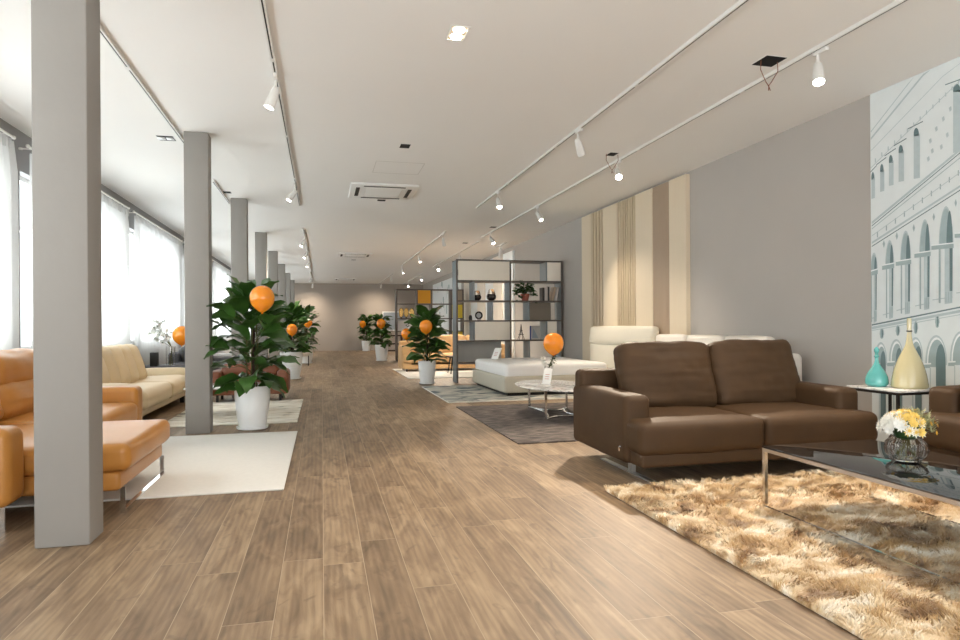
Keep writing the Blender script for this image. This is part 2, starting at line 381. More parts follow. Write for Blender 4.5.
    def lathe(s, prof, n=32, c=(0, 0, 0), caps=(False, False), fn=None):
        vs = []; fs = []
        for i, (r, z) in enumerate(prof):
            for k in range(n):
                q = 2 * PI * k / n; R_ = r * (fn(q, i) if fn else 1)
                vs.append((c[0] + R_ * math.cos(q), c[1] + R_ * math.sin(q), c[2] + z))
        for i in range(len(prof) - 1):
            for k in range(n):
                fs.append((i * n + k, i * n + (k + 1) % n, (i + 1) * n + (k + 1) % n, (i + 1) * n + k))
        if caps[0]: fs.append(tuple(range(n - 1, -1, -1)))
        if caps[1]: fs.append(tuple((len(prof) - 1) * n + k for k in range(n)))
        s.add(vs, fs); return s
    def leaf(s, base, az, el, Ln, W, droop=0.5, fold=0.25, roll=0.0, n=7):
        """one broad leaf: folded along the midrib, arching over"""
        p = Vector(base); d0 = Vector((math.cos(az), math.sin(az), 0)); side = Vector((-math.sin(az), math.cos(az), 0))
        vs = []; e = el
        prof = [0.06, 0.5, 0.86, 1.0, 0.93, 0.68, 0.34, 0.02]
        for i in range(n + 1):
            wv = prof[i] * W / 2
            dirv = d0 * math.cos(e) + Vector((0, 0, 1)) * math.sin(e)
            nrm = side.cross(dirv) * -1
            sd = side * math.cos(roll) + nrm * math.sin(roll); nr2 = nrm * math.cos(roll) - side * math.sin(roll)
            lift = nr2 * (wv * fold) * (1 if nr2.z > 0 else -1)
            wave = 0.06 * W * math.sin(i * 2.1 + az * 5)
            vs += [p + sd * wv + lift + nr2 * wave, p, p - sd * wv + lift - nr2 * wave]
            p = p + dirv * (Ln / n); e -= droop / n
        fs = []
        for i in range(n):
            a = i * 3
            fs += [(a, a + 1, a + 4, a + 3), (a + 1, a + 2, a + 5, a + 4)]
        s.add(vs, fs); return s
    def build(s, name, m, parent=None, smooth=True, angle=40, loc=None):
        me = bpy.data.meshes.new(name)
        me.from_pydata([tuple(v) for v in s.v], [], s.f); me.update()
        if m: me.materials.append(m)
        if smooth:
            for p_ in me.polygons: p_.use_smooth = True
            me.set_sharp_from_angle(angle=math.radians(angle))
        o = bpy.data.objects.new(name, me); COL.objects.link(o)
        if parent: o.parent = parent
        if loc: o.location = loc
        return o
def tag(o, label=None, cat=None, group=None, kind=None):
    if label: o['label'] = label
    if cat: o['category'] = cat
    if group: o['group'] = group
    if kind: o['kind'] = kind
    return o
def thing(name, label, cat, loc=(0, 0, 0), rz=0.0, group=None):
    o = bpy.data.objects.new(name, None); COL.objects.link(o)
    o.empty_display_size = 0.1; o.location = loc; o.rotation_euler = (0, 0, rz)
    return tag(o, label, cat, group)
def struct(name, mb, m, **k):
    return tag(mb.build(name, m, **k), kind='structure')
def dup(root, loc=None, rz=None, label=None):
    r = root.copy(); COL.objects.link(r)
    if loc: r.location = loc
    if rz is not None: r.rotation_euler = (0, 0, rz)
    if label: r['label'] = label
    for ch in list(root.children):
        c = ch.copy(); COL.objects.link(c); c.parent = r
        for g in list(ch.children):
            d = g.copy(); COL.objects.link(d); d.parent = c
    return r

# ------------------------------------------------------------------ room shell
struct('floor', MB().box((XL - 0.3, YN, -0.1), (XR + 0.3, YF + 0.2, 0)), M['floor'], smooth=False)
struct('ceiling', MB().box((XL - 0.3, YN, CE), (XR + 0.3, YF + 0.2, CE + 0.15)), M['ceiling'], smooth=False)
struct('wall_right', MB().box((XR, YN, 0), (XR + 0.2, YF + 0.2, CE)), M['wall_grey'], smooth=False)
struct('wall_far', MB().box((XL, YF, 0), (XR, YF + 0.2, CE)), M['wall_far'], smooth=False)
SILL, HEAD = 0.95, 2.98
mb = MB()
mb.box((XL - 0.25, YN, 0), (XL, YF, SILL)); mb.box((XL - 0.25, YN, HEAD), (XL, YF, CE))
ys = [YN] + [v for w_ in WIN for v in w_] + [YF]
for i in range(0, len(ys), 2): mb.box((XL - 0.25, ys[i], SILL), (XL, ys[i + 1], HEAD))
struct('wall_left', mb, M['wall_left'], smooth=False)
# unseen front wall, left open to let soft fill light in
struct('wall_front', MB().box((XL, YN - 0.1, 0), (XR, YN, 0.25)).box((XL, YN - 0.1, 3.2), (XR, YN, CE)), M['wall_grey'], smooth=False)
def window(i, y0, y1):
    w0 = struct('window_%d' % i, MB().box((XL - 0.19, y0, SILL), (XL - 0.12, y1, SILL + 0.05)).box((XL - 0.19, y0, HEAD - 0.05), (XL - 0.12, y1, HEAD))
        .box((XL - 0.19, y0, SILL + 0.05), (XL - 0.12, y0 + 0.05, HEAD - 0.05)).box((XL - 0.19, y1 - 0.05, SILL + 0.05), (XL - 0.12, y1, HEAD - 0.05))
        .box((XL - 0.19, (y0 + y1) / 2 - 0.025, SILL + 0.05), (XL - 0.12, (y0 + y1) / 2 + 0.025, HEAD - 0.05))
        .box((XL - 0.19, y0 + 0.05, 2.35), (XL - 0.12, y1 - 0.05, 2.4)), M['white_paint'], smooth=False)
    MB().box((XL - 0.16, y0 + 0.05, SILL + 0.05), (XL - 0.155, y1 - 0.05, HEAD - 0.05)).build('glass_pane', M['pane'], w0, smooth=False)
    MB().box((XL - 0.12, y0, SILL - 0.02), (XL + 0.03, y1, SILL)).build('window_sill', M['white_paint'], w0, smooth=False)
for i, (y0, y1) in enumerate(WIN): window(i + 1, y0, y1)
mb = MB().box((XL, 0.0, 0), (XL + 0.012, YF, 0.09))
struct('baseboard_left', mb, M['white_paint'], smooth=False)
struct('baseboard_right', MB().box((XR - 0.012, YN, 0), (XR, YF, 0.08)), M['wall_grey'], smooth=False)
struct('baseboard_far', MB().box((XL + 0.02, YF - 0.012, 0), (XR - 0.02, YF, 0.08)), M['wall_far'], smooth=False)

# columns
COLY = [3.97, 7.82, 11.66, 15.72, 19.5, 23.42, 27.3, 31.2]
names = ['nearest grey plastered column, at the end of the orange leather chaise', 'second grey column, standing beside the nearest potted plant',
         'third grey column from the front, behind the nearest potted plant', 'fourth grey column from the front along the window side',
         'fifth grey column from the front along the window side', 'sixth grey column from the front along the window side',
         'seventh grey column from the front, near the far wall', 'last grey column, closest to the far wall']
for y, nm in zip(COLY, names):
    hw_ = .136 if y < 5 else .13
    o = MB().rb((-hw_, 0, 0), (hw_, .235 if y < 5 else 0.21, CE - 0.001), 0.008, 2, 1, wr=0.002, wsc=1.5, seed=y).build('column', M['column'], loc=(-1.395 if y < 5 else -1.376, y, 0))
    tag(o, nm, 'column', 'row of square grey columns')

# ------------------------------------------------------------------ curtains
def curtain(y0, y1, label, x=-3.14, ztop=3.16):
    t = thing('curtain', label, 'curtain', (x, y0, 0), 0, 'sheer white curtains along the windows')
    Wd = y1 - y0; n = int(Wd * 70); mz = 10; vs = []; fs = []
    for k in range(mz + 1):
        z = 0.03 + (ztop - 0.03) * k / mz
        for i in range(n + 1):
            u = i / n; yy = Wd * u
            edge = max(0, 1 - min(u, 1 - u) * Wd / 0.5)
            amp = 0.034 + 0.014 * noise.noise(Vector((yy * 1.3, 0, y0))) + 0.03 * edge
            ph = yy * (30 + 4 * math.sin(yy * 2.2)) + 0.4 * math.sin(z * 1.3 + yy * 3)
            vs.append((amp * math.sin(ph) * (1.0 if k < mz else 0.5), yy + 0.008 * math.sin(ph * 2 + 1), z))
    for k in range(mz):
        for i in range(n):
            a = k * (n + 1) + i; fs.append((a, a + 1, a + n + 2, a + n + 1))
    b = MB(); b.add(vs, fs); b.build('sheer_cloth', M['sheer'], t)
    h = MB(); h.add([(0.012 * math.sin(i * 0.5) + 0.002 + (0.012), Wd * i / n, z) for z in (ztop - 0.09, ztop + 0.03) for i in range(n + 1)],
                    [(i, i + 1, i + n + 2, i + n + 1) for i in range(n)])
    h.build('heading_tape', M['sheer'], t)
    return t
CUR = [(0.4, 3.9), (4.25, 7.65), (8.12, 11.78), (12.22, 15.98), (16.35, 20.1), (20.5, 24.15), (24.55, 28.2), (28.55, 32.3)]
cn = ['sheer white curtain at the window nearest the viewer', 'sheer white curtain at the left edge, behind the orange sofa',
      'sheer white curtain hanging behind the beige sofa, left part beside the nearest column', 'sheer white curtain behind the vase of white flowers',
      'sheer white curtain just past the second column', 'sheer white curtain between the third and fourth column',
      'sheer white curtain far along the window wall', 'sheer white curtain at the far end of the window wall']
for (a, b), l in zip(CUR, cn):
    curtain(a, b, l)
    t = thing('curtain_rod', l.replace('sheer white curtain', 'thin white rod above the curtain').replace(' hanging behind the beige sofa, left part', ' by the beige sofa,'), 'curtain rod', (-3.14, a, 3.22), 0, 'curtain rods')
    MB().tube([(0, -0.06, 0), (0, b - a + 0.06, 0)], 0.013, 10).build('rod', M['white_metal'], t)
    for yy in (0.06, b - a - 0.06):
        MB().tube([(0, yy, 0), (-0.14, yy, 0)], 0.008, 8).lathe([(0.02, 0), (0.02, 0.02)], 12, (-0.12, yy, -0.01), (True, True)).build('bracket', M['white_metal'], t)
    for yy in (-0.07, b - a + 0.07):
        m_ = MB(); m_.T = Matrix.Translation((0, yy, 0)); m_.rb((-0.02, -0.02, -0.02), (0.02, 0.02, 0.02), 0.018, 3, 1); m_.build('finial', M['white_metal'], t)

# ------------------------------------------------------------------ wall panels and murals
t = thing('slatted_wall_panel', 'tall light wood wall panel with vertical slatted bands behind the bed', 'wall panel', (XR, 8.29, 0))
PY = [8.29, 8.75, 9.26, 9.83, 10.53, 11.12, 11.67, 12.12]
kinds = ['L', 'B', 'L', 'S8', 'L', 'S4', 'L']
PT = CE - 0.04
for i, k in enumerate(kinds):
    a, b = PY[i] - 8.29, PY[i + 1] - 8.29
    if k == 'L': MB().box((-0.07, a, 0.0), (-0.002, b, PT)).build('board', M['panel_light'], t, smooth=False)
    elif k == 'B':
        o = MB()
        o.box((-0.045, a, 0), (-0.002, b, PT))
        nn = 14
        for q in range(nn):
            o.box((-0.062, a + (b - a) * (q + 0.12) / nn, 0), (-0.045, a + (b - a) * (q + 0.88) / nn, PT))
        o.build('reeded_board', M['panel_brown'], t, smooth=False)
    else:
        nn = int(k[1]); MB().box((-0.03, a, 0), (-0.002, b, PT)).build('backing_board', M['panel_gap'], t, smooth=False)
        for q in range(nn):
            MB().box((-0.07, a + (b - a) * (q + 0.3) / nn, 0), (-0.03, a + (b - a) * (q + 0.9) / nn, PT)).build('slat', M['panel_slat'], t, smooth=False)
t = thing('pleated_wall_panel', 'pale cream and grey upright wall boards seen behind the large bookshelf', 'wall panel', (XR, 17.0, 0))
for q in range(6):
    MB().box((-0.05 - 0.02 * (q % 2), q * 1.05, 0), (-0.002, q * 1.05 + 1.0, 3.3)).build('board', M['shelf_cream' if q % 2 else 'mural_light'], t, smooth=False)

H0 = 326.27
def wall_pt(px, py, X=XR):
    a = px - 480; b = -(py - H0); c_, s_ = math.cos(ROLL), math.sin(ROLL)
    l = (a * c_ + b * s_) / 640; u = (-a * s_ + b * c_) / 640
    dx, dy = math.sin(TH) + l * math.cos(TH), math.cos(TH) - l * math.sin(TH)
    k = X / dx
    return dy * k, 1.2 + u * k
mur = thing('palace_mural', 'large pale blue-grey wall mural of an arcaded stone palace facade', 'mural', (XR, 5.13, 0))
Y0M = 5.13
def mur_poly(pts, m, dpt, name):
    """closed outline given as (Y, z) on the wall, printed as a very thin raised film"""
    b = MB(); b.add([(-dpt, y - Y0M, z) for y, z in pts], [tuple(range(len(pts)))]); return b
MB().box((-0.012, 2.75 - Y0M, 0.0), (-0.001, 0, CE - 0.002)).build('print_backing', M['mural_base'], mur, smooth=False)
layers = []
MK = ['mural_line', 'mural_mid', 'mural_dark', 'mural_light']
def mp(pts_px, m, d=0.0135):
    pts = [wall_pt(*p) for p in pts_px]
    layers.append(([(-d, min(0, y - Y0M), min(z, CE - 0.01)) for y, z in pts], MK.index(m)))
def mline(p, q, m, wd=0.8, d=0.0145):
    mp([(p[0], p[1] - wd / 2), (q[0], q[1] - wd / 2), (q[0], q[1] + wd / 2), (p[0], p[1] + wd / 2)], m, d)
def at_line(p, q, x): return p[1] + (q[1] - p[1]) * (x - p[0]) / (q[0] - p[0])
# cornices and mouldings running up to the right
for p, q, m_, wd in [((872, 132), (922, 68), 'mural_line', 1.2), ((872, 139), (932, 66), 'mural_line', 2.4), ((872, 168), (960, 82), 'mural_line', .9), ((872, 151), (960, 60), 'mural_line', .8),
                     ((873, 226), (965, 150), 'mural_dark', 1.0), ((873, 223), (965, 147), 'mural_line', 2.6), ((873, 229), (965, 155), 'mural_mid', .8),
                     ((873, 246.5), (965, 188), 'mural_dark', 1.0), ((873, 243), (965, 184), 'mural_line', 2.2),
                     ((873, 325), (965, 306.5), 'mural_dark', 1.4), ((873, 328), (965, 310.5), 'mural_line', 2.6), ((873, 330.5), (965, 314), 'mural_line', 0.8),
                     ((873, 236), (965, 170), 'mural_line', .8)]:
    if q[0] > 950: q = (1160, at_line(p, q, 1160))
    n = 8
    for i in range(n):
        x0 = p[0] + (q[0] - p[0]) * i / n; x1 = p[0] + (q[0] - p[0]) * (i + 1) / n
        mline((x0, at_line(p, q, x0)), (x1, at_line(p, q, x1)), m_, wd)
def arch(x0, x1, ytop, yspr, ybot, m, pointed=0.7, d=0.0135):
    pts = [(x0, ybot), (x0, yspr)]
    cx = (x0 + x1) / 2
    for i in range(1, 12):
        u = i / 12; ang = PI * (1 - u)
        sy = math.sin(ang) ** (1.0 if pointed < 0.3 else 1.25)
        pts.append((cx + (x1 - x0) / 2 * math.cos(ang), yspr - (yspr - ytop) * sy))
    pts += [(x1, yspr), (x1, ybot)]
    mp(pts, m, d)
# upper storey small arched windows
for x, yt, h in [(874, 172, 18), (883, 164, 19), (892, 155, 22), (902, 145, 28), (917.5, 128, 42), (958, 84, 60), (990, 56, 74), (1030, 20, 92), (1080, -24, 120)]:
    wv = 3.0 + (x - 874) * 0.05
    arch(x - wv / 2, x + wv / 2, yt, yt + 5, yt + 8, 'mural_dark')
    mp([(x - wv * 0.5, yt + 8), (x + wv * .7, yt + 5.5), (x + wv * .7, yt + 8 + h), (x - wv * .5, yt + 9 + h)], 'mural_line')
    mline((x - wv * 1.6, yt + 1), (x + wv * 1.3, yt - 6.5), 'mural_dark', 1.0)
for i in range(10):
    x = 878 + i * 9; y = at_line((873, 236), (965, 166), x) + 2
    mp([(x, y - 2), (x + 1.2, y - 2.6), (x + 1.2, y + 3), (x, y + 3.4)], 'mural_mid')
for i in range(14):
    x = 876 + i * 6.4; y = at_line((873, 160), (965, 74), x) + 3
    mp([(x, y - 1.5), (x + 1, y - 2), (x + 1.2, y + 2), (x, y + 2.4)], 'mural_line')
for (x, y) in ((930, 140), (936, 128), (943, 118), (947, 134), (941, 146), (928, 158), (950, 108), (932, 150)):
    mp([(x, y), (x + 2.4, y - 2), (x + 3, y + 2), (x + 1, y + 4)], 'mural_line')
# gothic loggia
for x0, x1, yt, ys_, yb in [(873, 878, 256, 268, 322), (888, 894.5, 243.5, 262, 318), (903, 911.5, 234, 258, 313.5), (922, 931, 222.5, 250, 309), (941.5, 954, 209.5, 242, 303), (970, 990, 190, 230, 296), (1012, 1040, 168, 216, 289), (1072, 1108, 138, 196, 280)]:
    arch(x0 - 1.6, x1 + 0.8, yt - 3.5, ys_ + 2, ys_ + 4, 'mural_line', d=0.013)
    arch(x0 - 0.8, x1, yt - 1.2, ys_, ys_ + 4, 'mural_mid', d=0.0135)
    arch((x0 + x1) / 2, x1, yt + 1, ys_ - 1, ys_ + 4, 'mural_dark', d=0.014)
    cw = (x1 - x0)
    mp([(x0 + cw * .35, ys_ + 4), (x1, ys_ + 4), (x1 - .5, yb), (x0 + cw * .35, yb + 1)], 'mural_line', 0.0135)
    mp([(x1 - cw * .25, ys_ + 4), (x1, ys_ + 4), (x1 - .3, yb - 12), (x1 - cw * .25, yb - 12)], 'mural_dark', 0.0142)
    # capital band, pillar shafts, balusters
    mp([(x0 - cw * .7, ys_ + 4), (x1 + 1, ys_ + 1.5), (x1 + 1, ys_ + 6), (x0 - cw * .7, ys_ + 8)], 'mural_mid', 0.0148)
    mline((x0 - cw * .7, ys_ + 3.4), (x1 + 1, ys_ + 1.0), 'mural_light', 1.2, 0.0152)
    for k in range(3):
        xx = x0 + cw * (.45 + .2 * k); mp([(xx, yb - 11), (xx + .6, yb - 11), (xx + .6, yb - 1), (xx, yb - 1)], 'mural_mid', 0.0148)
    mp([(x0 - cw * .12, ys_ + 7), (x0 + .4, ys_ + 7), (x0 + .4, yb), (x0 - cw * .12, yb)], 'mural_mid', 0.0145)
    mline((x0 - cw * .62, yb - 3), (x1, yb - 6), 'mural_line', .9)
for x, y in ((885, 244), (898, 236), (915, 228), (935, 217), (957, 203)):
    mp([(x - 1.3, y), (x, y - 4), (x + 1.3, y), (x, y + 4)], 'mural_mid')
# ground arcade
for x0, x1, yt, ys_, yb in [(877.5, 887, 345, 362, 430), (892, 903.5, 342, 360, 430), (911, 923, 340, 358, 430), (928.5, 947, 338, 362, 432), (953, 972, 334, 360, 432), (985, 1010, 329, 358, 445), (1028, 1060, 323, 356, 465), (1082, 1124, 315, 354, 490)]:
    arch(x0 - 2, x1 + 1.2, yt - 3, ys_, ys_ + 3, 'mural_line', 0.1, d=0.013)
    arch(x0 - 0.3, x1 + .2, yt - .8, ys_, ys_ + 3, 'mural_light', 0.1, d=0.0133)
    arch(x0 + 1, x1, yt + 1.5, ys_, ys_ + 5, 'mural_mid', 0.1, d=0.0136)
    arch((x0 + x1) / 2 - .6, x1, yt + 6, ys_, yb, 'mural_dark', 0.1, d=0.014)
    mp([(x0 - 3.5, ys_ + 2), (x0 + 3, ys_ + 2), (x0 + 3, ys_ + 6), (x0 - 3.5, ys_ + 6)], 'mural_mid', 0.0146)
    mline((x0 - 3.5, ys_ + 2), (x0 + 4, ys_ + 1.6), 'mural_light', 1.4, 0.015)
    mp([(x0 + 2.6, ys_ + 6), (x0 + 3.6, ys_ + 6), (x0 + 3.6, yb), (x0 + 2.6, yb)], 'mural_line', 0.0146)
for x, y, h in ((883, 334, 6), (899, 331, 6), (917, 328, 7), (938.5, 322, 7)):
    arch(x - 2.3, x + 2.3, y - h, y, y + 1, 'mural_line', .1, 0.0133); 
    mp([(x - 2, y), (x - 1.2, y - h + 1), (x, y - h), (x + 1.4, y - h + 1), (x + 2, y), (x + 1.4, y + h - 2), (x, y + h - 1), (x - 1.4, y + h - 2)], 'mural_mid', 0.014)
    mp([(x - .2, y - h + 1), (x + 1, y - h + 2), (x + 1.5, y), (x + 1, y + h - 3), (x - .2, y + h - 2)], 'mural_dark', 0.0145)
b = MB()
for pts, k in layers: b.add(pts, [tuple(range(len(pts)))])
o = b.build('facade_print', None, mur, smooth=False)
for k in MK: o.data.materials.append(M[k])
for f_, (pts, k) in zip(o.data.polygons, layers): f_.material_index = k

# second pale mural far along the right wall
m2 = thing('pale_sketch_mural', 'pale wall mural with faint grey sketch lines, far along the right wall', 'mural', (XR, 24.0, 0))
MB().box((-0.02, 0, 0), (-0.002, 6.4, 3.2)).build('print_backing', M['mural_light'], m2, smooth=False)
b = MB()
for k in range(26):
    y = random.uniform(0.2, 6.0); z = random.uniform(1.2, 3.0)
    MB().box((-0.022, y, z), (-0.0205, y + random.uniform(.03, .2), min(3.18, z + random.uniform(.1, .5)))).build('sketch_stroke', M['mural_mid'], m2, smooth=False)

# ------------------------------------------------------------------ ceiling: tracks, spots, vents, holes
def track(x, y0, y1, label):
    t = thing('ceiling_track', label, 'lighting track', (x, y0, CE), 0, 'white ceiling lighting tracks')
    L_ = y1 - y0
    MB().box((-0.018, 0, -0.03), (-0.006, L_, 0)).box((0.006, 0, -0.03), (0.018, L_, 0)).box((-0.006, 0, -0.008), (0.006, L_, 0)).build('rail', M['white_metal'], t, smooth=False)
    MB().box((-0.006, 0.02, -0.028), (0.006, L_ - 0.02, -0.008)).build('slot', M['dark_slot'], t, smooth=False)
    n = max(1, int(L_ // 2))
    for k in range(1, n):
        MB().box((-0.02, L_ * k / n - 0.03, -0.033), (0.02, L_ * k / n + 0.03, 0)).build('joint', M['white_metal'], t, smooth=False)
    for q in (0, L_): MB().box((-0.02, q - 0.01, -0.032), (0.02, q + 0.01, 0)).build('end_cap', M['white_metal'], t, smooth=False)
    return t
track(-1.58, 1.2, 8.35, 'leftmost white ceiling track, running from behind the nearest column to the second')
track(-1.58, 10.3, 12.1, 'short white ceiling track beyond the second column')
track(-0.38, 1.2, 12.0, 'near white ceiling track left of centre')
track(-0.39, 14.9, 25.7, 'middle white ceiling track left of centre')
track(-0.43, 26.6, 33.2, 'far white ceiling track left of centre, by the far wall')
track(2.82, 1.2, 11.6, 'near white ceiling track right of centre with a tilted spotlight')
track(2.82, 14.7, 23.3, 'white ceiling track above the gap between the two bookshelves, left one')
track(2.87, 26.4, 33.2, 'far white ceiling track right of centre, by the far wall')
track(3.88, 1.2, 15.5, 'rightmost near white ceiling track carrying the brightest spotlight')
track(4.0, 16.2, 23.3, 'white ceiling track ending above the large bookshelf')
track(4.1, 26.4, 33.2, 'far white ceiling track above the second bookshelf')
track(4.75, 16.3, 17.3, 'very short white ceiling track high behind the large bookshelf')

# prototype spot head geometry, aimed along local -Z
def spot_parts():
    head = MB().lathe([(0.0, 0.03), (0.018, 0.028), (0.03, 0.015), (0.036, -0.01), (0.040, -0.06), (0.046, -0.17), (0.043, -0.172), (0.037, -0.15)], 20)
    lens = MB().lathe([(0.0, -0.152), (0.040, -0.152)], 20)
    return head, lens
hm = {}
def spotlight(x, y, aim, label, power=60, on=True, size=1.0, cone=52, blend=.7):
    t = thing('track_spotlight', label, 'spotlight', (x, y, CE - 0.03), 0, 'white track spotlights')
    MB().rb((-0.017, -0.07, -0.028), (0.017, 0.07, 0.006), 0.004, 1, 1).build('adapter', M['white_metal'], t)
    MB().tube([(0, 0.03, -0.02), (0, 0.03, -0.105)], 0.011, 10).build('stem', M['white_metal'], t)
    d = Vector(aim) - Vector((x, y + 0.03, CE - 0.14)); d.normalize()
    q = (-d).to_track_quat('Z', 'Y')
    h, l = spot_parts()
    ho = h.build('lamp_head', M['white_metal'], t); ho.location = (0, 0.03, -0.115); ho.rotation_euler = q.to_euler(); ho.scale = (size,) * 3
    lo = l.build('lens', M['lamp_on'] if on else M['white_paint'], ho)
    if on and power:
        ld = bpy.data.lights.new('spot_bulb', 'SPOT'); ld.energy = power; ld.spot_size = math.radians(cone); ld.spot_blend = blend
        ld.color = (1.0, 0.84, 0.66); ld.shadow_soft_size = 0.035
        lob = bpy.data.objects.new('spot_bulb', ld); COL.objects.link(lob); lob.parent = ho; lob.location = (0, 0, -0.158)
    return t
S_ = spotlight
S_(-0.38, 5.85, (-1.5, 5.7, 0.2), 'white spotlight nearest on the left centre track, aimed at the orange sofa', 45)
S_(-0.39, 10.2, (-2.4, 9.6, 0.2), 'white spotlight at the end of the near left centre track, aimed left', 70)
S_(-0.39, 15.9, (-2.2, 15.0, 0.2), 'first white spotlight on the middle left centre track', 230, cone=95, blend=1.0)
S_(-0.39, 18.6, (-2.2, 17.8, 0.2), 'second white spotlight on the middle left centre track', 230, cone=95, blend=1.0)
S_(-0.39, 21.2, (-1.9, 21.0, 0.2), 'third white spotlight on the middle left centre track', 230, cone=95, blend=1.0)
S_(-0.43, 28.2, (-1.8, 29.0, 0.2), 'white spotlight on the far left centre track, the nearer one', 230, cone=95, blend=1.0)
S_(-0.43, 32.2, (-0.7, YF, 0.9), 'white spotlight on the far left centre track, washing the far wall', 130, cone=120, blend=1.0)
S_(2.82, 6.72, (4.6, 8.6, 0.3), 'white unlit-looking spotlight tilted on the near right centre track', 100, cone=60)
S_(2.82, 10.1, (2.9, 8.4, 0.1), 'white spotlight at the far end of the near right centre track', 130, cone=80)
S_(3.9, 4.33, (3.1, 3.3, 0.3), 'brightest white spotlight, glaring towards the viewer from the rightmost track', 300, cone=105, blend=.9)
S_(3.88, 7.9, (2.9, 4.9, 0.3), 'lit white spotlight on the rightmost track in front of the slatted wall panel', 480, cone=74, blend=.4)
S_(3.88, 11.2, (4.6, 9.9, 1.0), 'lit white spotlight on the rightmost track above the bed', 150, cone=80)
S_(3.88, 14.6, (4.7, 13.3, 1.2), 'white spotlight near the far end of the rightmost near track', 50)
S_(2.82, 15.0, (3.6, 16.5, 0.4), 'first white spotlight on the track between the bookshelves', 230, cone=95, blend=1.0)
S_(2.82, 19.0, (3.6, 18.0, 0.3), 'second white spotlight on the track between the bookshelves', 230, cone=95, blend=1.0)
S_(2.82, 23.0, (3.4, 22.4, 0.3), 'third white spotlight on the track between the bookshelves', 230, cone=95, blend=1.0)
S_(4.0, 18.6, (3.4, 16.8, 0.4), 'lit white spotlight left of the large bookshelf top, the nearer one', 230, cone=95, blend=1.0)
S_(4.0, 22.2, (3.3, 19.0, 0.4), 'lit white spotlight left of the large bookshelf top, the farther one', 230, cone=95, blend=1.0)
S_(2.87, 27.2, (3.0, 29.0, 0.3), 'first white spotlight on the far right centre track', 230, cone=95, blend=1.0)
S_(2.87, 32.0, (2.6, YF, 0.9), 'white spotlight washing the far wall from the right centre track', 130, cone=120, blend=1.0)
S_(4.1, 26.8, (3.6, 24.6, 0.4), 'lit white spotlight above the second bookshelf', 230, cone=95, blend=1.0)
S_(4.1, 31.0, (3.6, 29.0, 0.4), 'lit white spotlight beyond the second bookshelf near the far wall', 230, cone=95, blend=1.0)
S_(4.75, 16.8, (5.2, 18.6, 1.0), 'large white spotlight high behind the large bookshelf', 60, size=1.4)

def ac(x0, y0, x1, y1, label):
    t = thing('ceiling_air_conditioner', label, 'air conditioner', ((x0 + x1) / 2, (y0 + y1) / 2, CE), 0, 'ceiling cassette air conditioners')
    a, b = (x1 - x0) / 2, (y1 - y0) / 2
    MB().rb((-a, -b, -0.035), (a, b, 0.0), 0.012, 2, 1).build('fascia', M['white_paint'], t)
    g = MB().box((-a * .55, -b * .62, -0.043), (a * .55, b * .62, -0.034))
    for k in range(12):
        yy = -b * .58 + b * 1.16 * k / 12; g.box((-a * .53, yy, -0.047), (a * .53, yy + 0.02, -0.043))
    g.build('intake_grille', M['white_metal'], t, smooth=False)
    for q in (-1, 1):
        MB().box((-a * .62, q * b * .8 - 0.03, -0.037), (a * .62, q * b * .8 + 0.03, -0.034)).build('outlet_slot', M['dark_slot'], t, smooth=False)
        MB().box((q * a * .78 - 0.03, -b * .6, -0.037), (q * a * .78 + 0.03, b * .6, -0.034)).build('outlet_slot', M['dark_slot'], t, smooth=False)
    return t
ac(0.45, 10.0, 1.5, 11.1, 'nearest ceiling cassette air conditioner')
ac(0.48, 19.5, 1.5, 20.5, 'second ceiling cassette air conditioner, further down the hall')
ac(0.55, 29.7, 1.55, 30.7, 'farthest ceiling cassette air conditioner near the far wall')
def hole(x, y, label, wires=False, w_=0.09, d_=0.09, lamp=None):
    t = thing('ceiling_cutout', label, 'ceiling opening', (x, y, CE), 0, 'square openings cut in the ceiling')
    MB().box((-w_, -d_, -0.003), (w_, d_, -0.0005)).build('opening', M['black'], t, smooth=False)
    MB().box((-w_ - .006, -d_ - .006, -0.004), (-w_, d_ + .006, -.0005)).box((w_, -d_ - .006, -0.004), (w_ + .006, d_ + .006, -.0005)) \
        .box((-w_, -d_ - .006, -0.004), (w_, -d_, -.0005)).box((-w_, d_, -0.004), (w_, d_ + .006, -.0005)).build('trim_edge', M['white_paint'], t, smooth=False)
    if wires:
        for q in (-1, 1):
            MB().tube([(q * .08, 0, -0.002), (q * .085, 0.0, -0.08), (q * .03, .01, -0.17), (0.005 * q, .01, -0.2), (q * -.01, 0, -.25)], 0.0035, 6).build('wire', M['tan_leather'], t)
    if lamp:
        for q in (-1, 1): MB().rb((q * .045 - .04, -.05, -.012), (q * .045 + .04, .05, -.002), .005, 1, 1).build('lamp_holder', M['steel'], t)
    return t
hole(3.69, 4.67, 'black ceiling opening with two dangling wires beside the brightest spotlight', True, 0.10, 0.10)
hole(1.008, 7.88, 'black square ceiling opening in the middle, in front of the nearest air conditioner', w_=.06, d_=.09)
hole(1.03, 11.35, 'small black ceiling opening just behind the nearest air conditioner', w_=.07, d_=.07)
hole(3.68, 7.67, 'black ceiling opening beside the lit spotlight near the slatted panel', True, .06, .08)
hole(3.75, 13.9, 'small black ceiling opening above and left of the large bookshelf, the nearer one', w_=.07, d_=.09)
hole(3.73, 16.7, 'small black ceiling opening above and left of the large bookshelf, the farther one', w_=.07, d_=.09)
hole(1.03, 21.6, 'small black ceiling opening behind the second air conditioner', w_=.07, d_=.09)
hole(-1.76, 8.16, 'ceiling opening with two lamp holders between the first two columns', w_=.09, d_=.1, lamp=True)
hole(-1.5, 11.2, 'small black ceiling opening beyond the second column', w_=.06, d_=.08)
t = thing('recessed_downlight', 'square recessed double downlight glowing in the ceiling at top centre', 'downlight', (1.015, 4.76, CE))
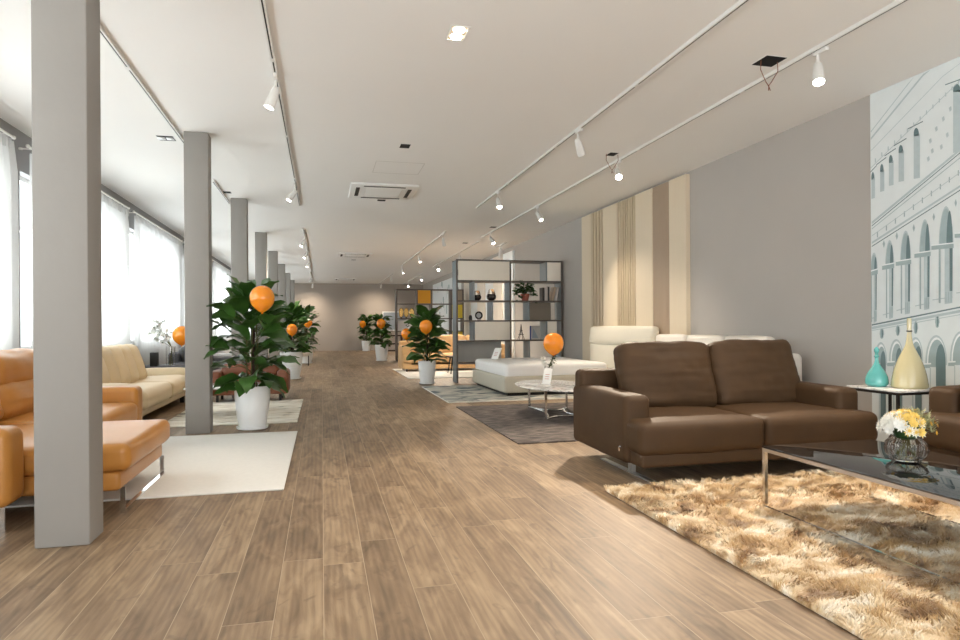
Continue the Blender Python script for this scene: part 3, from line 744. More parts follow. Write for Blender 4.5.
MB().box((-.075, -.125, -.006), (-.06, .125, -.0005)).box((.06, -.125, -.006), (.075, .125, -.0005)).box((-.06, -.125, -.006), (.06, -.11, -.0005)).box((-.06, .11, -.006), (.06, .125, -.0005)).build('frame', M['white_metal'], t, smooth=False)
MB().box((-.06, -.11, -.003), (.06, .11, -.0005)).build('housing', M['panel_slat'], t, smooth=False)
for q in (-1, 1):
    MB().lathe([(0.0, -.012), (.04, -.010), (.043, -.003)], 20, (0, q * .056, 0)).build('bulb', M['lamp_on'], t)
    ld = bpy.data.lights.new('downlight_bulb', 'SPOT'); ld.energy = 35; ld.spot_size = 1.6; ld.spot_blend = .7; ld.color = (1, .86, .7); ld.shadow_soft_size = .04
    lo = bpy.data.objects.new('downlight_bulb', ld); COL.objects.link(lo); lo.parent = t; lo.location = (0, q * .056, -.02)
hb = MB()
for a_, b_, c_, d_ in ((-.33, -.33, .33, -.325), (-.33, .325, .33, .33), (-.33, -.325, -.325, .325), (.325, -.325, .33, .325)): hb.box((a_, b_, -.003), (c_, d_, -.0002))
tag(hb.build('ceiling_hatch', M['shelf_grey'], loc=(1.05, 9.0, CE), smooth=False), 'faint square outline of an access hatch in the ceiling before the nearest air conditioner', 'access hatch')

# ------------------------------------------------------------------ rugs
def rug(name, x0, y0, x1, y1, m, label, th=0.014, fringe=None):
    o = MB().rb((0, 0, 0.0), (x1 - x0, y1 - y0, th), 0.006, 2, 10, wr=0.0).build(name, m, loc=(x0, y0, 0.0005))
    tag(o, label, 'rug')
    if fringe: 
        f = MB().rb((-.02, -.02, 0), (x1 - x0 + .02, y1 - y0 + .02, th * .6), .004, 1, 1).build('rug_border', fringe, o)
    return o
rug('area_rug', -2.2, 4.93, -0.28, 7.63, M['rug_cream'], 'plain off-white wool rug in front of the orange leather chaise')
rug('area_rug', -1.93, 8.39, -0.31, 10.98, M['rug_print'], 'cream rug with dark abstract streaks under the nearest potted plant side table')
rug('area_rug', 1.92, 6.2, 4.5, 9.3, M['rug_dark'], 'dark charcoal rug under the marble-topped coffee table')
rug('area_rug', 1.93, 9.86, 4.7, 12.62, M['rug_blue'], 'faded teal and cream distressed rug under the bed', fringe=M['rug_cream'])
rug('area_rug', 1.92, 14.65, 5.0, 18.1, M['rug_cream'], 'pale cream rug behind the large bookshelf, under the tan sofa')

# shaggy rug, strands of pile
def shag():
    x0, y0, x1, y1 = 1.98, 0.9, 4.5, 4.26
    base = MB().rb((0, 0, 0), (x1 - x0, y1 - y0, 0.02), 0.008, 2, 4).build('shag_rug', M['fur'], loc=(x0, y0, 0.0005))
    tag(base, 'thick shaggy golden-beige silk rug under the black glass coffee table', 'rug')
    rnd = random.Random(3); vs = []; fs = []
    W_, D_ = x1 - x0, y1 - y0
    n = 105000
    for i in range(n):
        x = rnd.uniform(-0.01, W_ + .01); y = rnd.uniform(-.01, D_ + .01)
        if y < 0.6 and rnd.random() < .6: continue
        a = noise.noise(Vector((x * 2.3, y * 2.3, 0))) * 5.5 + noise.noise(Vector((x * 13, y * 13, 4))) * 3.5 + rnd.gauss(0, .6)
        ln = 0.042 + 0.028 * rnd.random(); lean = 0.9 + 0.3 * noise.noise(Vector((x * 5, y * 5, 9)))
        hgt = 0.75 + 0.5 * noise.noise(Vector((x * 6, y * 6, 2)))
        dx, dy = math.cos(a), math.sin(a); wd = 0.003
        px, py = -dy * wd, dx * wd
        b = len(vs); z0 = 0.012; p = [x, y, z0]
        for k in range(4):
            s = wd and (1 - k * 0.22)
            vs.append((p[0] + px * s, p[1] + py * s, p[2])); vs.append((p[0] - px * s, p[1] - py * s, p[2]))
            t = lean * (0.35 + 0.42 * k)
            p = [p[0] + dx * ln / 3 * math.sin(t), p[1] + dy * ln / 3 * math.sin(t), max(0.008, p[2] + ln / 3 * math.cos(t) * hgt)]
        fs += [(b, b + 1, b + 3, b + 2), (b + 2, b + 3, b + 5, b + 4), (b + 4, b + 5, b + 7, b + 6)]
    me = bpy.data.meshes.new('shag_pile'); me.from_pydata(vs, [], fs); me.materials.append(M['fur'])
    for p_ in me.polygons: p_.use_smooth = True
    o = bpy.data.objects.new('shag_pile', me); COL.objects.link(o); o.parent = base; o['kind'] = 'stuff'
shag()

# ------------------------------------------------------------------ sofas
def sofa(name, label, loc, rz, w_, d_, m, seats=2, seat_h=0.47, seat_th=0.22, arm_h=0.65, arm_w=0.2, arm_d=None, back_h=0.8, cush_top=1.02,
         leg='bar', base_z=0.13, cat='sofa', arms=(1, 1), cush_lean=0.32, headrest=False, cw=None, seed=1, over=0.2, leg_m='steel', piped=False, cshift=(0, 0), cfwd=0.08):
    """front towards local -Y, centred on x, origin on the floor"""
    t = thing(name, label, cat, loc, rz)
    hw, hd = w_ / 2, d_ / 2
    bt = 0.2
    MB().rb((-hw + .03, -hd + 0.04, base_z), (hw - .03, hd - 0.03, base_z + 0.12), 0.03, 3, 3, wr=.003, seed=seed).build('base', m, t)
    # seats
    xl = -hw + (0.0 if over and arms[0] else (arm_w * .9 if arms[0] else 0)); xr = hw - (0.0 if over and arms[1] else (arm_w * .9 if arms[1] else 0))
    sw = (xr - xl) / seats
    for k in range(seats):
        MB().rb((xl + k * sw + .002, -hd, seat_h - seat_th), (xl + (k + 1) * sw - .002, hd - bt, seat_h), 0.06, 5, 9, bulge=(0, .012, .022), wr=.007, wsc=4, seed=seed + k).build('seat_cushion', m, t)
    for s_, on in ((-1, arms[0]), (1, arms[1])):
        if not on: continue
        a0, a1 = sorted((s_ * hw, s_ * (hw - arm_w)))
        MB().rb((a0 - .012, -hd + over, base_z), (a1 + .012, hd - 0.02, arm_h), 0.05, 5, 7, bulge=(.012, .01, .008), wr=.003, wsc=5, seed=seed + 5 + s_).build('armrest', m, t)
    MB().rb((-hw + .01, hd - bt, base_z + .0), (hw - .01, hd, back_h), 0.06, 5, 6, wr=.004, seed=seed + 9).build('backrest', m, t)
    il = -hw + cshift[0] + (arm_w if arms[0] else .02); ir = hw + cshift[1] - (arm_w if arms[1] else .02); cwid = (ir - il) / seats
    for k in range(seats):
        hgt = cush_top - seat_h
        cx = (il + (k + .5) * cwid); th = 0.21
        c = MB(); c.T = Matrix.Translation((cx, hd - bt - th * .5 - cfwd, seat_h - .02)) @ Matrix.Rotation(-cush_lean, 4, 'X')
        c.rb((-cwid / 2 + .004, -th / 2, 0), (cwid / 2 - .004, th / 2, hgt / math.cos(cush_lean)), 0.07, 5, 26, bulge=(.012, .05, .018), wr=.014, wsc=4.5, seed=seed + 20 + k)
        cc = c.build('back_cushion', m, t)
        if piped:
            pp = MB(); pp.T = c.T
            hh = hgt / math.cos(cush_lean)
            pp.tube([(-cwid / 2 + .03, -th / 2 + .02, .05), (-cwid / 2 + .03, -th / 2 + .02, hh - .06)], .004, 6)
            pp.tube([(-cwid / 2 + .05, -th / 2 + .035, hh - .035), (cwid / 2 - .05, -th / 2 + .035, hh - .035)], .004, 6)
            pp.build('seam', m, cc)
        if headrest:
            h_ = MB(); h_.T = Matrix.Translation((cx, hd - bt - .02, cush_top - .12)) @ Matrix.Rotation(-.1, 4, 'X')
            h_.rb((-cwid / 2 + .03, -.1, 0), (cwid / 2 - .03, .06, .22), .05, 4, 6, bulge=(0, .02, .01), wr=.006, seed=seed + k).build('headrest', m, t)
    LM = M[leg_m]
    if leg == 'bar':
        for s_ in (-1, 1):
            x = s_ * (hw - .17)
            MB().box((x - .022, -hd + .06, 0), (x + .022, hd - .3, .012)).box((x - .02, -.02 - hd * .3, .012), (x + .02, .035 - hd * .3, base_z + .02)).build('leg', LM, t, smooth=False)
    elif leg == 'post':
        for sx in (-1, 1):
            for sy in (-1, 1):
                MB().box((sx * (hw - .12) - .02, sy * (hd - .1) - .02, 0), (sx * (hw - .12) + .02, sy * (hd - .1) + .02, base_z + .02)).build('leg', LM, t, smooth=False)
    elif leg == 'hoop':
        for s_ in (-1, 1):
            x = s_ * (hw - .03)
            MB().box((x - .006, -hd + .05, 0), (x + .006, hd - .05, .014)).box((x - .006, -hd + .05, .014), (x + .006, -hd + .085, base_z + .01)).box((x - .006, hd - .085, .014), (x + .006, hd - .05, base_z + .01)).build('leg', LM, t, smooth=False)
    return t
# big brown sofa
bs = sofa('leather_sofa', 'brown suede-look two-seat sofa with steel bar feet, facing the black coffee table', (3.35, 4.95, 0), 0.0, 2.16, 1.32, M['brown_leather'],
     seats=2, seat_h=0.475, seat_th=0.25, arm_h=0.655, arm_w=0.2, back_h=0.8, cush_top=1.05, seed=3, over=0.22, piped=True, cshift=(.07, .1), cfwd=.22)
lg = MB(); lg.tube([(-1.138, -.43, .235), (-1.139, -.43, .26), (-1.139, -.44, .272), (-1.138, -.46, .275)], .006, 8); lg.build('logo', M['chrome'], bs)
sofa('leather_sofa', 'second brown sofa cut by the right edge of the view, against the mural', (4.86, 3.15, 0), -PI / 2, 1.9, 0.62, M['brown_leather'],
     seats=2, seat_h=0.5, seat_th=0.26, arm_h=0.7, arm_w=0.22, back_h=0.82, cush_top=.95, seed=8, over=0.13, cush_lean=.12)
# white sofa along the right wall
sofa('leather_sofa', 'white leather sofa with raised headrests against the right wall behind the brown sofa', (4.66, 7.4, 0), -PI / 2, 2.95, 0.9, M['white_leather'],
     seats=3, seat_h=0.44, arm_h=0.62, arm_w=0.22, back_h=0.88, cush_top=0.96, headrest=True, seed=12, over=0.1, leg='hoop')

# orange chaise sofa (long axis along Y, front towards +X)
t = thing('chaise_sofa', 'orange-tan leather corner sofa with chaise, partly hidden by the nearest column', 'sofa', (0, 0, 0))
m = M['orange_leather']
MB().rb((-3.0, 4.52, .16), (-1.26, 5.66, .285), .03, 3, 4, wr=.003).build('chaise_base', m, t)
MB().rb((-2.75, 4.5, .285), (-1.2, 5.68, .465), .055, 6, 12, bulge=(.015, .015, .02), wr=.006, wsc=4).build('chaise_cushion', m, t)
MB().rb((-3.0, 5.66, .16), (-1.8, 7.2, .30), .03, 3, 4).build('base', m, t)
MB().rb((-2.75, 5.69, .27), (-1.76, 6.94, .48), .06, 6, 10, bulge=(.015, .01, .022), wr=.007, wsc=4, seed=3).build('seat_cushion', m, t)
MB().rb((-3.0, 4.25, .16), (-1.77, 4.49, .62), .06, 6, 8, bulge=(.01, .01, .012), wr=.006, wsc=4, seed=5).build('armrest', m, t)
MB().rb((-3.0, 6.94, .14), (-1.78, 7.18, .62), .05, 6, 8, bulge=(.01, .01, .01), wr=.004, wsc=4, seed=6).build('armrest', m, t)
MB().rb((-3.04, 4.3, .16), (-2.8, 7.16, .80), .06, 4, 6, wr=.004).build('backrest', m, t)
for k, (a, b) in enumerate(((4.52, 5.76), (5.78, 7.04))):
    c = MB(); c.T = Matrix.Translation((-2.5, (a + b) / 2, .46)) @ Matrix.Rotation(-.24, 4, 'Y')
    c.rb((-.12, -(b - a) / 2, 0), (.12, (b - a) / 2, .32), .09, 5, 16, bulge=(.05, .012, .02), wr=.013, wsc=4, seed=30 + k).build('back_cushion', m, t)
    c = MB(); c.T = Matrix.Translation((-2.58, (a + b) / 2, .70)) @ Matrix.Rotation(-.16, 4, 'Y')
    c.rb((-.14, -(b - a) / 2 + .005, 0), (.14, (b - a) / 2 - .005, .31), .12, 5, 16, bulge=(.03, .01, .02), wr=.013, wsc=5, seed=40 + k).build('headrest', m, t)
for nm_, y0, y1, x in (('leg', 4.6, 5.66, -1.25),):
    MB().box((x - .03, y0, 0), (x + .0, y0 + .012, .17)).box((x - .03, y1 - .012, .0155), (x, y1, .17)).box((x - .03, y0 + .012, .0155), (x, y1 - .012, .026)).build('leg', M['chrome'], t, smooth=False)
MB().box((-1.86, 4.33, 0), (-1.82, 4.35, .17)).box((-2.9, 4.33, 0), (-2.86, 4.35, .17)).box((-2.86, 4.332, 0), (-1.86, 4.348, .01)).build('leg', M['chrome'], t, smooth=False)
MB().box((-1.9, 7.1, 0), (-1.86, 7.12, .15)).box((-2.9, 7.1, 0), (-2.86, 7.12, .17)).box((-2.86, 7.102, 0), (-1.9, 7.118, .01)).build('leg', M['chrome'], t, smooth=False)

# beige sofa beyond
t = thing('leather_sofa', 'long beige leather sofa with low rolled arms, along the windows behind the orange sofa', 'sofa', (0, 0, 0))
m = M['beige_leather']
MB().rb((-2.98, 8.2, .12), (-2.12, 11.45, .3), .03, 3, 4).build('base', m, t)
for k in range(2):
    MB().rb((-2.8, 8.46 + k * 1.4, .2), (-2.06, 8.46 + (k + 1) * 1.4 - .004, .44), .08, 6, 10, bulge=(.03, .01, .03), wr=.01, wsc=3, seed=50 + k).build('seat_cushion', m, t)
for y in (8.18, 11.26):
    MB().rb((-3.0, y, .12), (-2.12, y + .3, .54), .1, 6, 8, bulge=(.02, .02, .02), wr=.008, wsc=3, seed=y).build('armrest', m, t)
MB().rb((-3.02, 8.25, .12), (-2.86, 11.5, .7), .05, 4, 4).build('backrest', m, t)
for k in range(5):
    c = MB(); c.T = Matrix.Translation((-2.66, 8.72 + k * .42, .41)) @ Matrix.Rotation(-.3, 4, 'Y')
    c.rb((-.12, -.21, 0), (.12, .21, .56), .08, 5, 8, bulge=(.04, .012, .02), wr=.01, wsc=3, seed=60 + k).build('back_cushion', m, t)
for y in (8.4, 11.2):
    for x in (-2.9, -2.2): MB().box((x - .03, y - .03, 0), (x + .03, y + .03, .13)).build('leg', M['black_metal'], t, smooth=False)

# rust leather lounge piece and gold table beyond the nearest plant
sofa('leather_bench', 'low rust-brown leather lounge chair behind the nearest potted plant', (-1.15, 11.2, 0), 0.0, 1.2, 0.72, M['tan_leather'], seats=1, seat_h=.40, seat_th=.2, arm_h=.5, arm_w=.16,
     back_h=.5, cush_top=.62, cat='lounge chair', leg='post', base_z=.12, over=.05, seed=70, leg_m='black_metal')
t = thing('coffee_table', 'gold-framed white-topped coffee table behind the second column', 'coffee table', (-1.25, 9.45, 0.013))
MB().rb((-.52, -.4, .375), (.52, .4, .395), .006, 2, 1).build('tabletop', M['marble'], t)
for sx in (-1, 1):
    for sy in (-1, 1): MB().box((sx * .46 - .012, sy * .34 - .012, 0), (sx * .46 + .012, sy * .34 + .012, .375)).build('leg', M['gold'], t, smooth=False)
# grey sofas further down the window side
sofa('fabric_sofa', 'charcoal grey fabric sofa with pale headrests, left side beyond the second column', (-2.35, 14.3, 0), PI / 2, 2.6, 0.95, M['grey_fabric'], seats=2, seat_h=.42, arm_h=.56,
     back_h=.74, cush_top=.86, seed=81, over=.05, leg='post', leg_m='black_metal')
sofa('fabric_sofa', 'light grey fabric sofa further along the windows', (-2.35, 18.4, 0), PI / 2, 2.6, 0.95, M['light_grey_fabric'], seats=2, seat_h=.42, arm_h=.56,
     back_h=.78, cush_top=.9, seed=85, over=.05, leg='post', leg_m='black_metal')
sofa('leather_sofa', 'white leather sofa at the far end of the window side', (-2.35, 26.0, 0), PI / 2, 2.6, 0.95, M['white_leather'], seats=2, seat_h=.42, arm_h=.56,
     back_h=.78, cush_top=.9, seed=88, over=.05, leg='post', leg_m='black_metal')
# tan sofa behind the bookshelf
sofa('fabric_sofa', 'tan curved-arm sofa standing behind the large bookshelf', (3.5, 17.3, 0.015), 0, 2.9, 1.0, M['tan_fabric'], seats=3, seat_h=.45, arm_h=.68, arm_w=.24,
     back_h=.8, cush_top=.95, seed=90, over=.05, leg='post', base_z=.06, leg_m='black_metal')

# ------------------------------------------------------------------ black glass coffee table
t = thing('glass_coffee_table', 'low coffee table with reflective black glass top and square chrome frame', 'coffee table', (0, 0, 0.02))
X0, X1, Ya, Yb = 2.735, 3.58, 2.0, 3.55
MB().rb((X0 - .004, Ya - .004, .39), (X1 + .004, Yb + .004, .402), .003, 1, 1).build('glass_top', M['dark_glass'], t)
fr = MB(); r_ = .022
fr.box((X0, Ya, .368), (X0 + r_, Yb, .3895)); fr.box((X1 - r_, Ya, .368), (X1, Yb, .3895))
fr.box((X0 + r_, Ya, .368), (X1 - r_, Ya + r_, .3895)); fr.box((X0 + r_, Yb - r_, .368), (X1 - r_, Yb, .3895))
fr.build('top_frame', M['chrome'], t, smooth=False)
for x in (X0, X1 - r_):
    for y in (Ya, Yb - r_): MB().box((x, y, 0.0), (x + r_, y + r_, .368)).build('leg', M['chrome'], t, smooth=False)
    MB().box((x, Ya + r_, 0), (x + r_, Yb - r_, .02)).build('floor_rail', M['chrome'], t, smooth=False)

def blossom(b, c, r, petals=9, layers_=2, up_=Vector((0, 0, 1)), rnd=random):
    q = up_.to_track_quat('Z', 'Y').to_matrix().to_4x4()
    for l in range(layers_):
        for k in range(petals):
            a = 2 * PI * (k + l * .5) / petals; rr = r * (1 - l * .35); tilt = .25 + .5 * l
            p = [Vector((0, 0, 0)), Vector((rr * .55 * math.cos(a - .4), rr * .55 * math.sin(a - .4), rr * tilt * .5)),
                 Vector((rr * math.cos(a), rr * math.sin(a), rr * tilt)), Vector((rr * .55 * math.cos(a + .4), rr * .55 * math.sin(a + .4), rr * tilt * .5))]
            b.add([q @ v + Vector(c) for v in p], [(0, 1, 2, 3)])
# crystal bowl with flowers
VX, VY, VZ = 3.215, 2.95, .4225
t = thing('crystal_vase', 'round cut-crystal vase standing on the black glass coffee table', 'vase', (VX, VY, VZ))
prof = [(0.045, 0), (.07, .004), (.098, .035), (.108, .07), (.10, .105), (.075, .13), (.068, .138), (.064, .134), (.07, .127), (.092, .1), (.099, .07), (.088, .037), (.06, .014), (.0, .012)]
prof = [(0.0, 0.0)] + prof
b = MB().lathe(prof, 48, fn=lambda q, i: 1 + (.035 * math.cos(12 * q + (i % 2) * 1.2) if 2 < i < 7 else 0)); b.build('bowl', M['crystal'], t, angle=15)
t = thing('flower_bouquet', 'dense bouquet of white and yellow blossoms with sage leaves in the crystal vase', 'flowers', (VX, VY, VZ + .125))
t.scale = (.98, .98, 1.22)
rnd = random.Random(5)
bw, by, bg, bl, bt_ = MB(), MB(), MB(), MB(), MB()
for k in range(150):
    th_ = rnd.uniform(0, 2 * PI); ph = math.acos(rnd.uniform(.1, 1)); R_ = .12 * rnd.uniform(.9, 1.06)
    d = Vector((math.sin(ph) * math.cos(th_) * 1.12, math.sin(ph) * math.sin(th_) * 1.05, math.cos(ph) * .78))
    c = d * R_ + Vector((0, 0, .03)); side = d.x * .97 - d.y * .24 + rnd.uniform(-.2, .2)
    if side > .3:
        for q in range(5): bl.leaf(c, rnd.uniform(0, 6.3), rnd.uniform(.2, 1.3), rnd.uniform(.03, .06), .012, .4)
        if rnd.random() < .35: blossom(bg, c + d * .02, .014, 6, 2, d)
    elif side > -.6: 
        blossom(by, c, rnd.uniform(.018, .026), 8, 3, d)
        if rnd.random() < .15: blossom(bw, c * .98, .028, 8, 2, d)
    else: blossom(bw, c, rnd.uniform(.024, .034), 9, 3, d)
for k in range(40):
    bl.leaf(Vector((rnd.uniform(-.03, .09), rnd.uniform(-.06, .06), .05)), rnd.uniform(-1.8, 1.8), rnd.uniform(.0, .9), rnd.uniform(.08, .13), .014, .5)
bt_.lathe([(0.0, 0.0), (.05, .0), (.085, .06), (.07, .1), (0, .12)], 12)
bt_.build('leaf_mass', M['leaf_small'], t)
for k in range(7): bt_ = MB(); bt_.tube([(.03 * math.cos(k), .03 * math.sin(k), .02), (.045 * math.cos(k + 2), .045 * math.sin(k + 2), -.08)], .003, 6); bt_.build('flower_stem', M['stem'], t)
bw.build('white_blossoms', M['petal_white'], t); by.build('yellow_blossoms', M['petal_yellow'], t); bg.build('gold_buds', M['petal_gold'], t); bl.build('sage_leaves', M['sage'], t)

# ------------------------------------------------------------------ side table with two vases
t = thing('side_table', 'square marble-topped side table with thin black frame between the two brown sofas', 'side table', (4.80, 4.52, 0))
MB().rb((-.235, -.27, .632), (.235, .27, .65), .004, 1, 1).build('tabletop', M['marble'], t)
f = MB()
for s_ in (-1, 1):
    f.box((s_ * .235 - .009, -.27, .612), (s_ * .235 + .009, .27, .6315)); f.box((-.226, s_ * .261 - .009, .612), (.226, s_ * .261 + .009, .6315))
f.build('top_frame', M['black_metal'], t, smooth=False); f = MB()
for s_ in (-1, 1):
    f.box((s_ * .235 - .009, -.27, 0), (s_ * .235 + .009, .27, .016)); f.box((-.226, s_ * .261 - .009, 0), (.226, s_ * .261 + .009, .016))
f.build('base_frame', M['black_metal'], t, smooth=False)
for sx in (-1, 1):
    for sy in (-1, 1): MB().box((sx * .235 - .01, sy * .26 - .01, .016), (sx * .235 + .01, sy * .26 + .01, .612)).build('leg', M['black_metal'], t, smooth=False)
def smooth_prof(pts, n=6):
    out = []
    for i in range(len(pts) - 1):
        p0 = pts[max(i - 1, 0)]; p1 = pts[i]; p2 = pts[i + 1]; p3 = pts[min(i + 2, len(pts) - 1)]
        for k in range(n):
            u = k / n
            out.append(tuple(.5 * ((2 * p1[j]) + (-p0[j] + p2[j]) * u + (2 * p0[j] - 5 * p1[j] + 4 * p2[j] - p3[j]) * u * u + (-p0[j] + 3 * p1[j] - 3 * p2[j] + p3[j]) * u ** 3) for j in (0, 1)))
    return out + [pts[-1]]
o = MB().lathe([(0, 0)] + smooth_prof([(.07, 0), (.088, .02), (.09, .06), (.075, .11), (.045, .16), (.022, .2), (.015, .24), (.016, .255), (.022, .262), (.015, .272), (.014, .29), (.02, .31), (.018, .33), (.004, .345)]), 40).build('bottle_vase', M['teal_glass'], loc=(4.735, 4.63, .6505))
tag(o, 'small turquoise glazed bottle vase with a bulbous base on the side table', 'vase')
t = thing('bottle_vase', 'tall sand-coloured glazed bottle vase with a long thin neck on the side table', 'vase', (4.86, 4.42, .6505))
MB().lathe([(0, 0)] + smooth_prof([(.125, 0), (.136, .012), (.134, .05), (.118, .14), (.09, .23), (.055, .31), (.03, .37), (.02, .43), (.017, .48), (.017, .585), (.012, .59)]), 48).build('vase_body', M['sand_glass'], t)
MB().lathe([(.017, .478), (.022, .481), (.022, .488), (.017, .491)], 24).build('neck_ring', M['ring'], t)

# ------------------------------------------------------------------ round marble table, vase, card, balloon
RX, RY = 3.03, 8.1
AX, AY = .5, .84
t = thing('marble_coffee_table', 'pale marble-topped coffee table with slim chrome legs on the charcoal rug', 'coffee table', (RX, RY, .0145))
b = MB(); b.T = Matrix.Diagonal((AX, AY, 1, 1))
b.lathe([(0, .372), (.975, .372), (1.0, .379), (1.0, .389), (.985, .395), (0, .395)], 72).build('tabletop', M['marble'], t)
LP = [(-.31, -.5), (.3, -.52), (.42, 1.0 * .52), (-.05, .72)]
LP = [(-.31, -.50), (.34, -.5), (.36, .5), (-.12, .74)]
for lx, ly in LP:
    MB().box((lx - .014, ly - .014, 0), (lx + .014, ly + .014, .372)).build('leg', M['chrome'], t, smooth=False)
for k in range(4):
    P0, P1 = Vector(LP[k] + (.012,)), Vector(LP[(k + 1) % 4] + (.012,))
    pts = [P0 * (1 - u) ** 2 + P1 * u * u for u in [i / 10 for i in range(11)]]
    for p in pts: p.z = .012
    MB().tube(pts, .011, 8).build('floor_brace', M['chrome'], t)
TZ = .0145 + .3955
def glass_vase(x, y, z, r, h, label, name='glass_vase'):
    o = MB().lathe([(0, 0), (r, 0), (r, h), (r - .004, h), (r - .004, .012), (0, .012)], 24).build(name, M['clear_glass'], loc=(x, y, z))
    return tag(o, label, 'vase')
def balloon(x, y, z, r, label, stick_to=None):
    t = thing('balloon', label, 'balloon', (x, y, z), 0, 'orange balloons')
    pr = [(0, 1.0), (.26, .965), (.5, .865), (.7, .715), (.86, .51), (.96, .26), (1.0, 0), (.985, -.24), (.91, -.5), (.77, -.74), (.57, -.95), (.36, -1.12), (.17, -1.24), (.05, -1.29)]
    pr = smooth_prof(pr, 3)
    MB().lathe([(a * r, b_ * r) for a, b_ in reversed(pr)], 36).build('balloon_skin', M['balloon'], t)
    MB().lathe([(.0, -1.26 * r), (.045 * r, -1.28 * r), (.05 * r, -1.31 * r), (.1 * r, -1.38 * r), (0, -1.37 * r)], 14).build('knot', M['balloon'], t)
    if stick_to is not None:
        MB().tube([(0, 0, -1.3 * r), (stick_to[0] - x, stick_to[1] - y, stick_to[2] - z)], .0022, 6).build('stick', M['stem'], t)
    return t
vx, vy = 3.10, 8.60
glass_vase(vx, vy, TZ, .04, .21, 'slim clear glass vase on the marble coffee table')
t = thing('rose_sprig', 'white rose and leafy green sprig in the slim glass vase on the marble table', 'flowers', (vx, vy, TZ + .014))
t.scale = (1.15, 1.15, 1.15)
s1, l1, w1 = MB(), MB(), MB()
s1.tube([(0.01, 0, 0), (.02, 0, .15), (.08, 0, .3), (.17, .02, .43)], .004, 6); s1.tube([(-.01, 0, 0), (-.02, 0, .15), (-.04, -.01, .24)], .004, 6); s1.tube([(0, .01, 0), (.02, 0, .14), (.06, -.02, .26), (.1, -.03, .34)], .004, 6)
rnd = random.Random(9)
for k in range(60):
    u = rnd.uniform(.25, 1); px_ = .17 * u ** 1.4; pz = .43 * u
    l1.leaf((px_ + rnd.uniform(-.02, .02), rnd.uniform(-.02, .02), pz), rnd.uniform(0, 6.3), rnd.uniform(-.4, .9), rnd.uniform(.035, .06), rnd.uniform(.02, .035), .5)
for k in range(8):
    blossom(w1, (-.05 + rnd.uniform(-.015, .015), -.01 + rnd.uniform(-.01, .01), .25 + rnd.uniform(-.05, .03)), .042, 8, 3, Vector((rnd.uniform(-1, 1), rnd.uniform(-1, .4), 1)).normalized())
s1.build('flower_stem', M['stem'], t); l1.build('leaves', M['leaf_small'], t); w1.build('rose_blossom', M['petal_white'], t)
balloon(3.20, 8.6, .958, .145, 'orange balloon over the marble coffee table', (3.115, 8.6, TZ + .02))
def card(x, y, z, w_, h_, rz, label, lean=.35):
    t = thing('price_card', label, 'sign', (x, y, z), rz, 'white standing price cards')
    c = MB(); c.T = Matrix.Rotation(lean, 4, 'Y')
    c.rb((-w_ * .06, -w_ / 2, 0.002), (w_ * .06, w_ / 2, h_), .002, 1, 1); c.build('card_holder', M['card'], t)
    c = MB(); c.T = Matrix.Rotation(lean, 4, 'Y')
    for k in range(3): c.box((-w_ * .06 - .0006, -w_ * .25, h_ * (.28 + .14 * k)), (-w_ * .06, w_ * .25, h_ * (.31 + .14 * k)))
    c.build('print', M['ink_red'], t, smooth=False)
    MB().rb((-.02, -w_ / 2, 0), (.05, w_ / 2, .006), .002, 1, 1).build('foot', M['card'], t)
    return t
card(2.97, 8.28, TZ, .12, .23, math.radians(50), 'white price card leaning on the marble coffee table', .5)

# ------------------------------------------------------------------ bed
t = thing('bed', 'upholstered pale bed with padded headboard and plain white mattress on the teal rug', 'bed', (0, 0, .0155))
def sk(b, c0, a, L_, W_):   # place local box frame: origin near foot corner, x along length, y along width
    b.T = Matrix.Translation((2.98, 10.38, 0)) @ Matrix.Rotation(math.radians(.5), 4, 'Z'); return b
b = sk(MB(), 0, 0, 0, 0); b.rb((0, 0, .05), (2.0, 2.3, .33), .035, 4, 4, bulge=(.006, .006, 0)); b.build('bed_frame', M['bed_leather'], t)
b = sk(MB(), 0, 0, 0, 0); b.rb((.04, .05, .27), (1.93, 2.25, .53), .07, 5, 10, bulge=(.01, .01, .02), wr=.006, wsc=3); b.build('mattress', M['mattress'], t)
b = sk(MB(), 0, 0, 0, 0); b.box((.08, .08, 0), (1.9, 2.2, .052)); b.build('plinth', M['black_metal'], t, smooth=False)
hb_ = MB(); hb_.T = Matrix.Translation((5.02, 8.98, 0))
hb_.rb((-.07, 0, .05), (.08, 2.38, .86), .05, 4, 6, bulge=(.02, 0, 0)); hb_.build('headboard', M['cream_leather'], t)
hb_ = MB(); hb_.T = Matrix.Translation((4.99, 8.98, .84)) @ Matrix.Rotation(.16, 4, 'Y')
hb_.rb((-.075, 0.0, 0), (.075, 2.38, .33), .06, 5, 6, bulge=(.02, .01, .01), wr=.004); hb_.build('headboard_cushion', M['cream_leather'], t)
card(3.22, 11.9, .568, .16, .24, math.radians(35), 'white price card standing on the bed mattress', .55)

# ------------------------------------------------------------------ plants
def pot(x, y, r0, r1, h, label, saucer=True):
    t = thing('plant_pot', label, 'plant pot', (x, y, 0), 0, 'white ceramic plant pots')
    z0 = .012
    if saucer: MB().lathe([(0, 0), (r0 * .98, 0), (r0 * 1.08, .01), (r0 * 1.1, .035), (r0 * 1.02, .035), (r0 * .98, .014), (0, .012)], 40).build('saucer', M['pot'], t)
    pr = smooth_prof([(r0 * .9, z0), (r0 * .97, z0 + h * .12), (r0 + (r1 - r0) * .55, z0 + h * .45), (r1 * .98, z0 + h * .8), (r1, z0 + h)], 4)
    MB().lathe([(0, z0)] + pr + [(r1 - .012, z0 + h), (r1 - .016, z0 + h * .9), (0, z0 + h * .9)], 48).build('pot_wall', M['pot'], t)
    MB().lathe([(0, z0 + h * .915), (r1 - .018, z0 + h * .905)], 32).build('soil', M['soil'], t)
    return z0 + h * .9
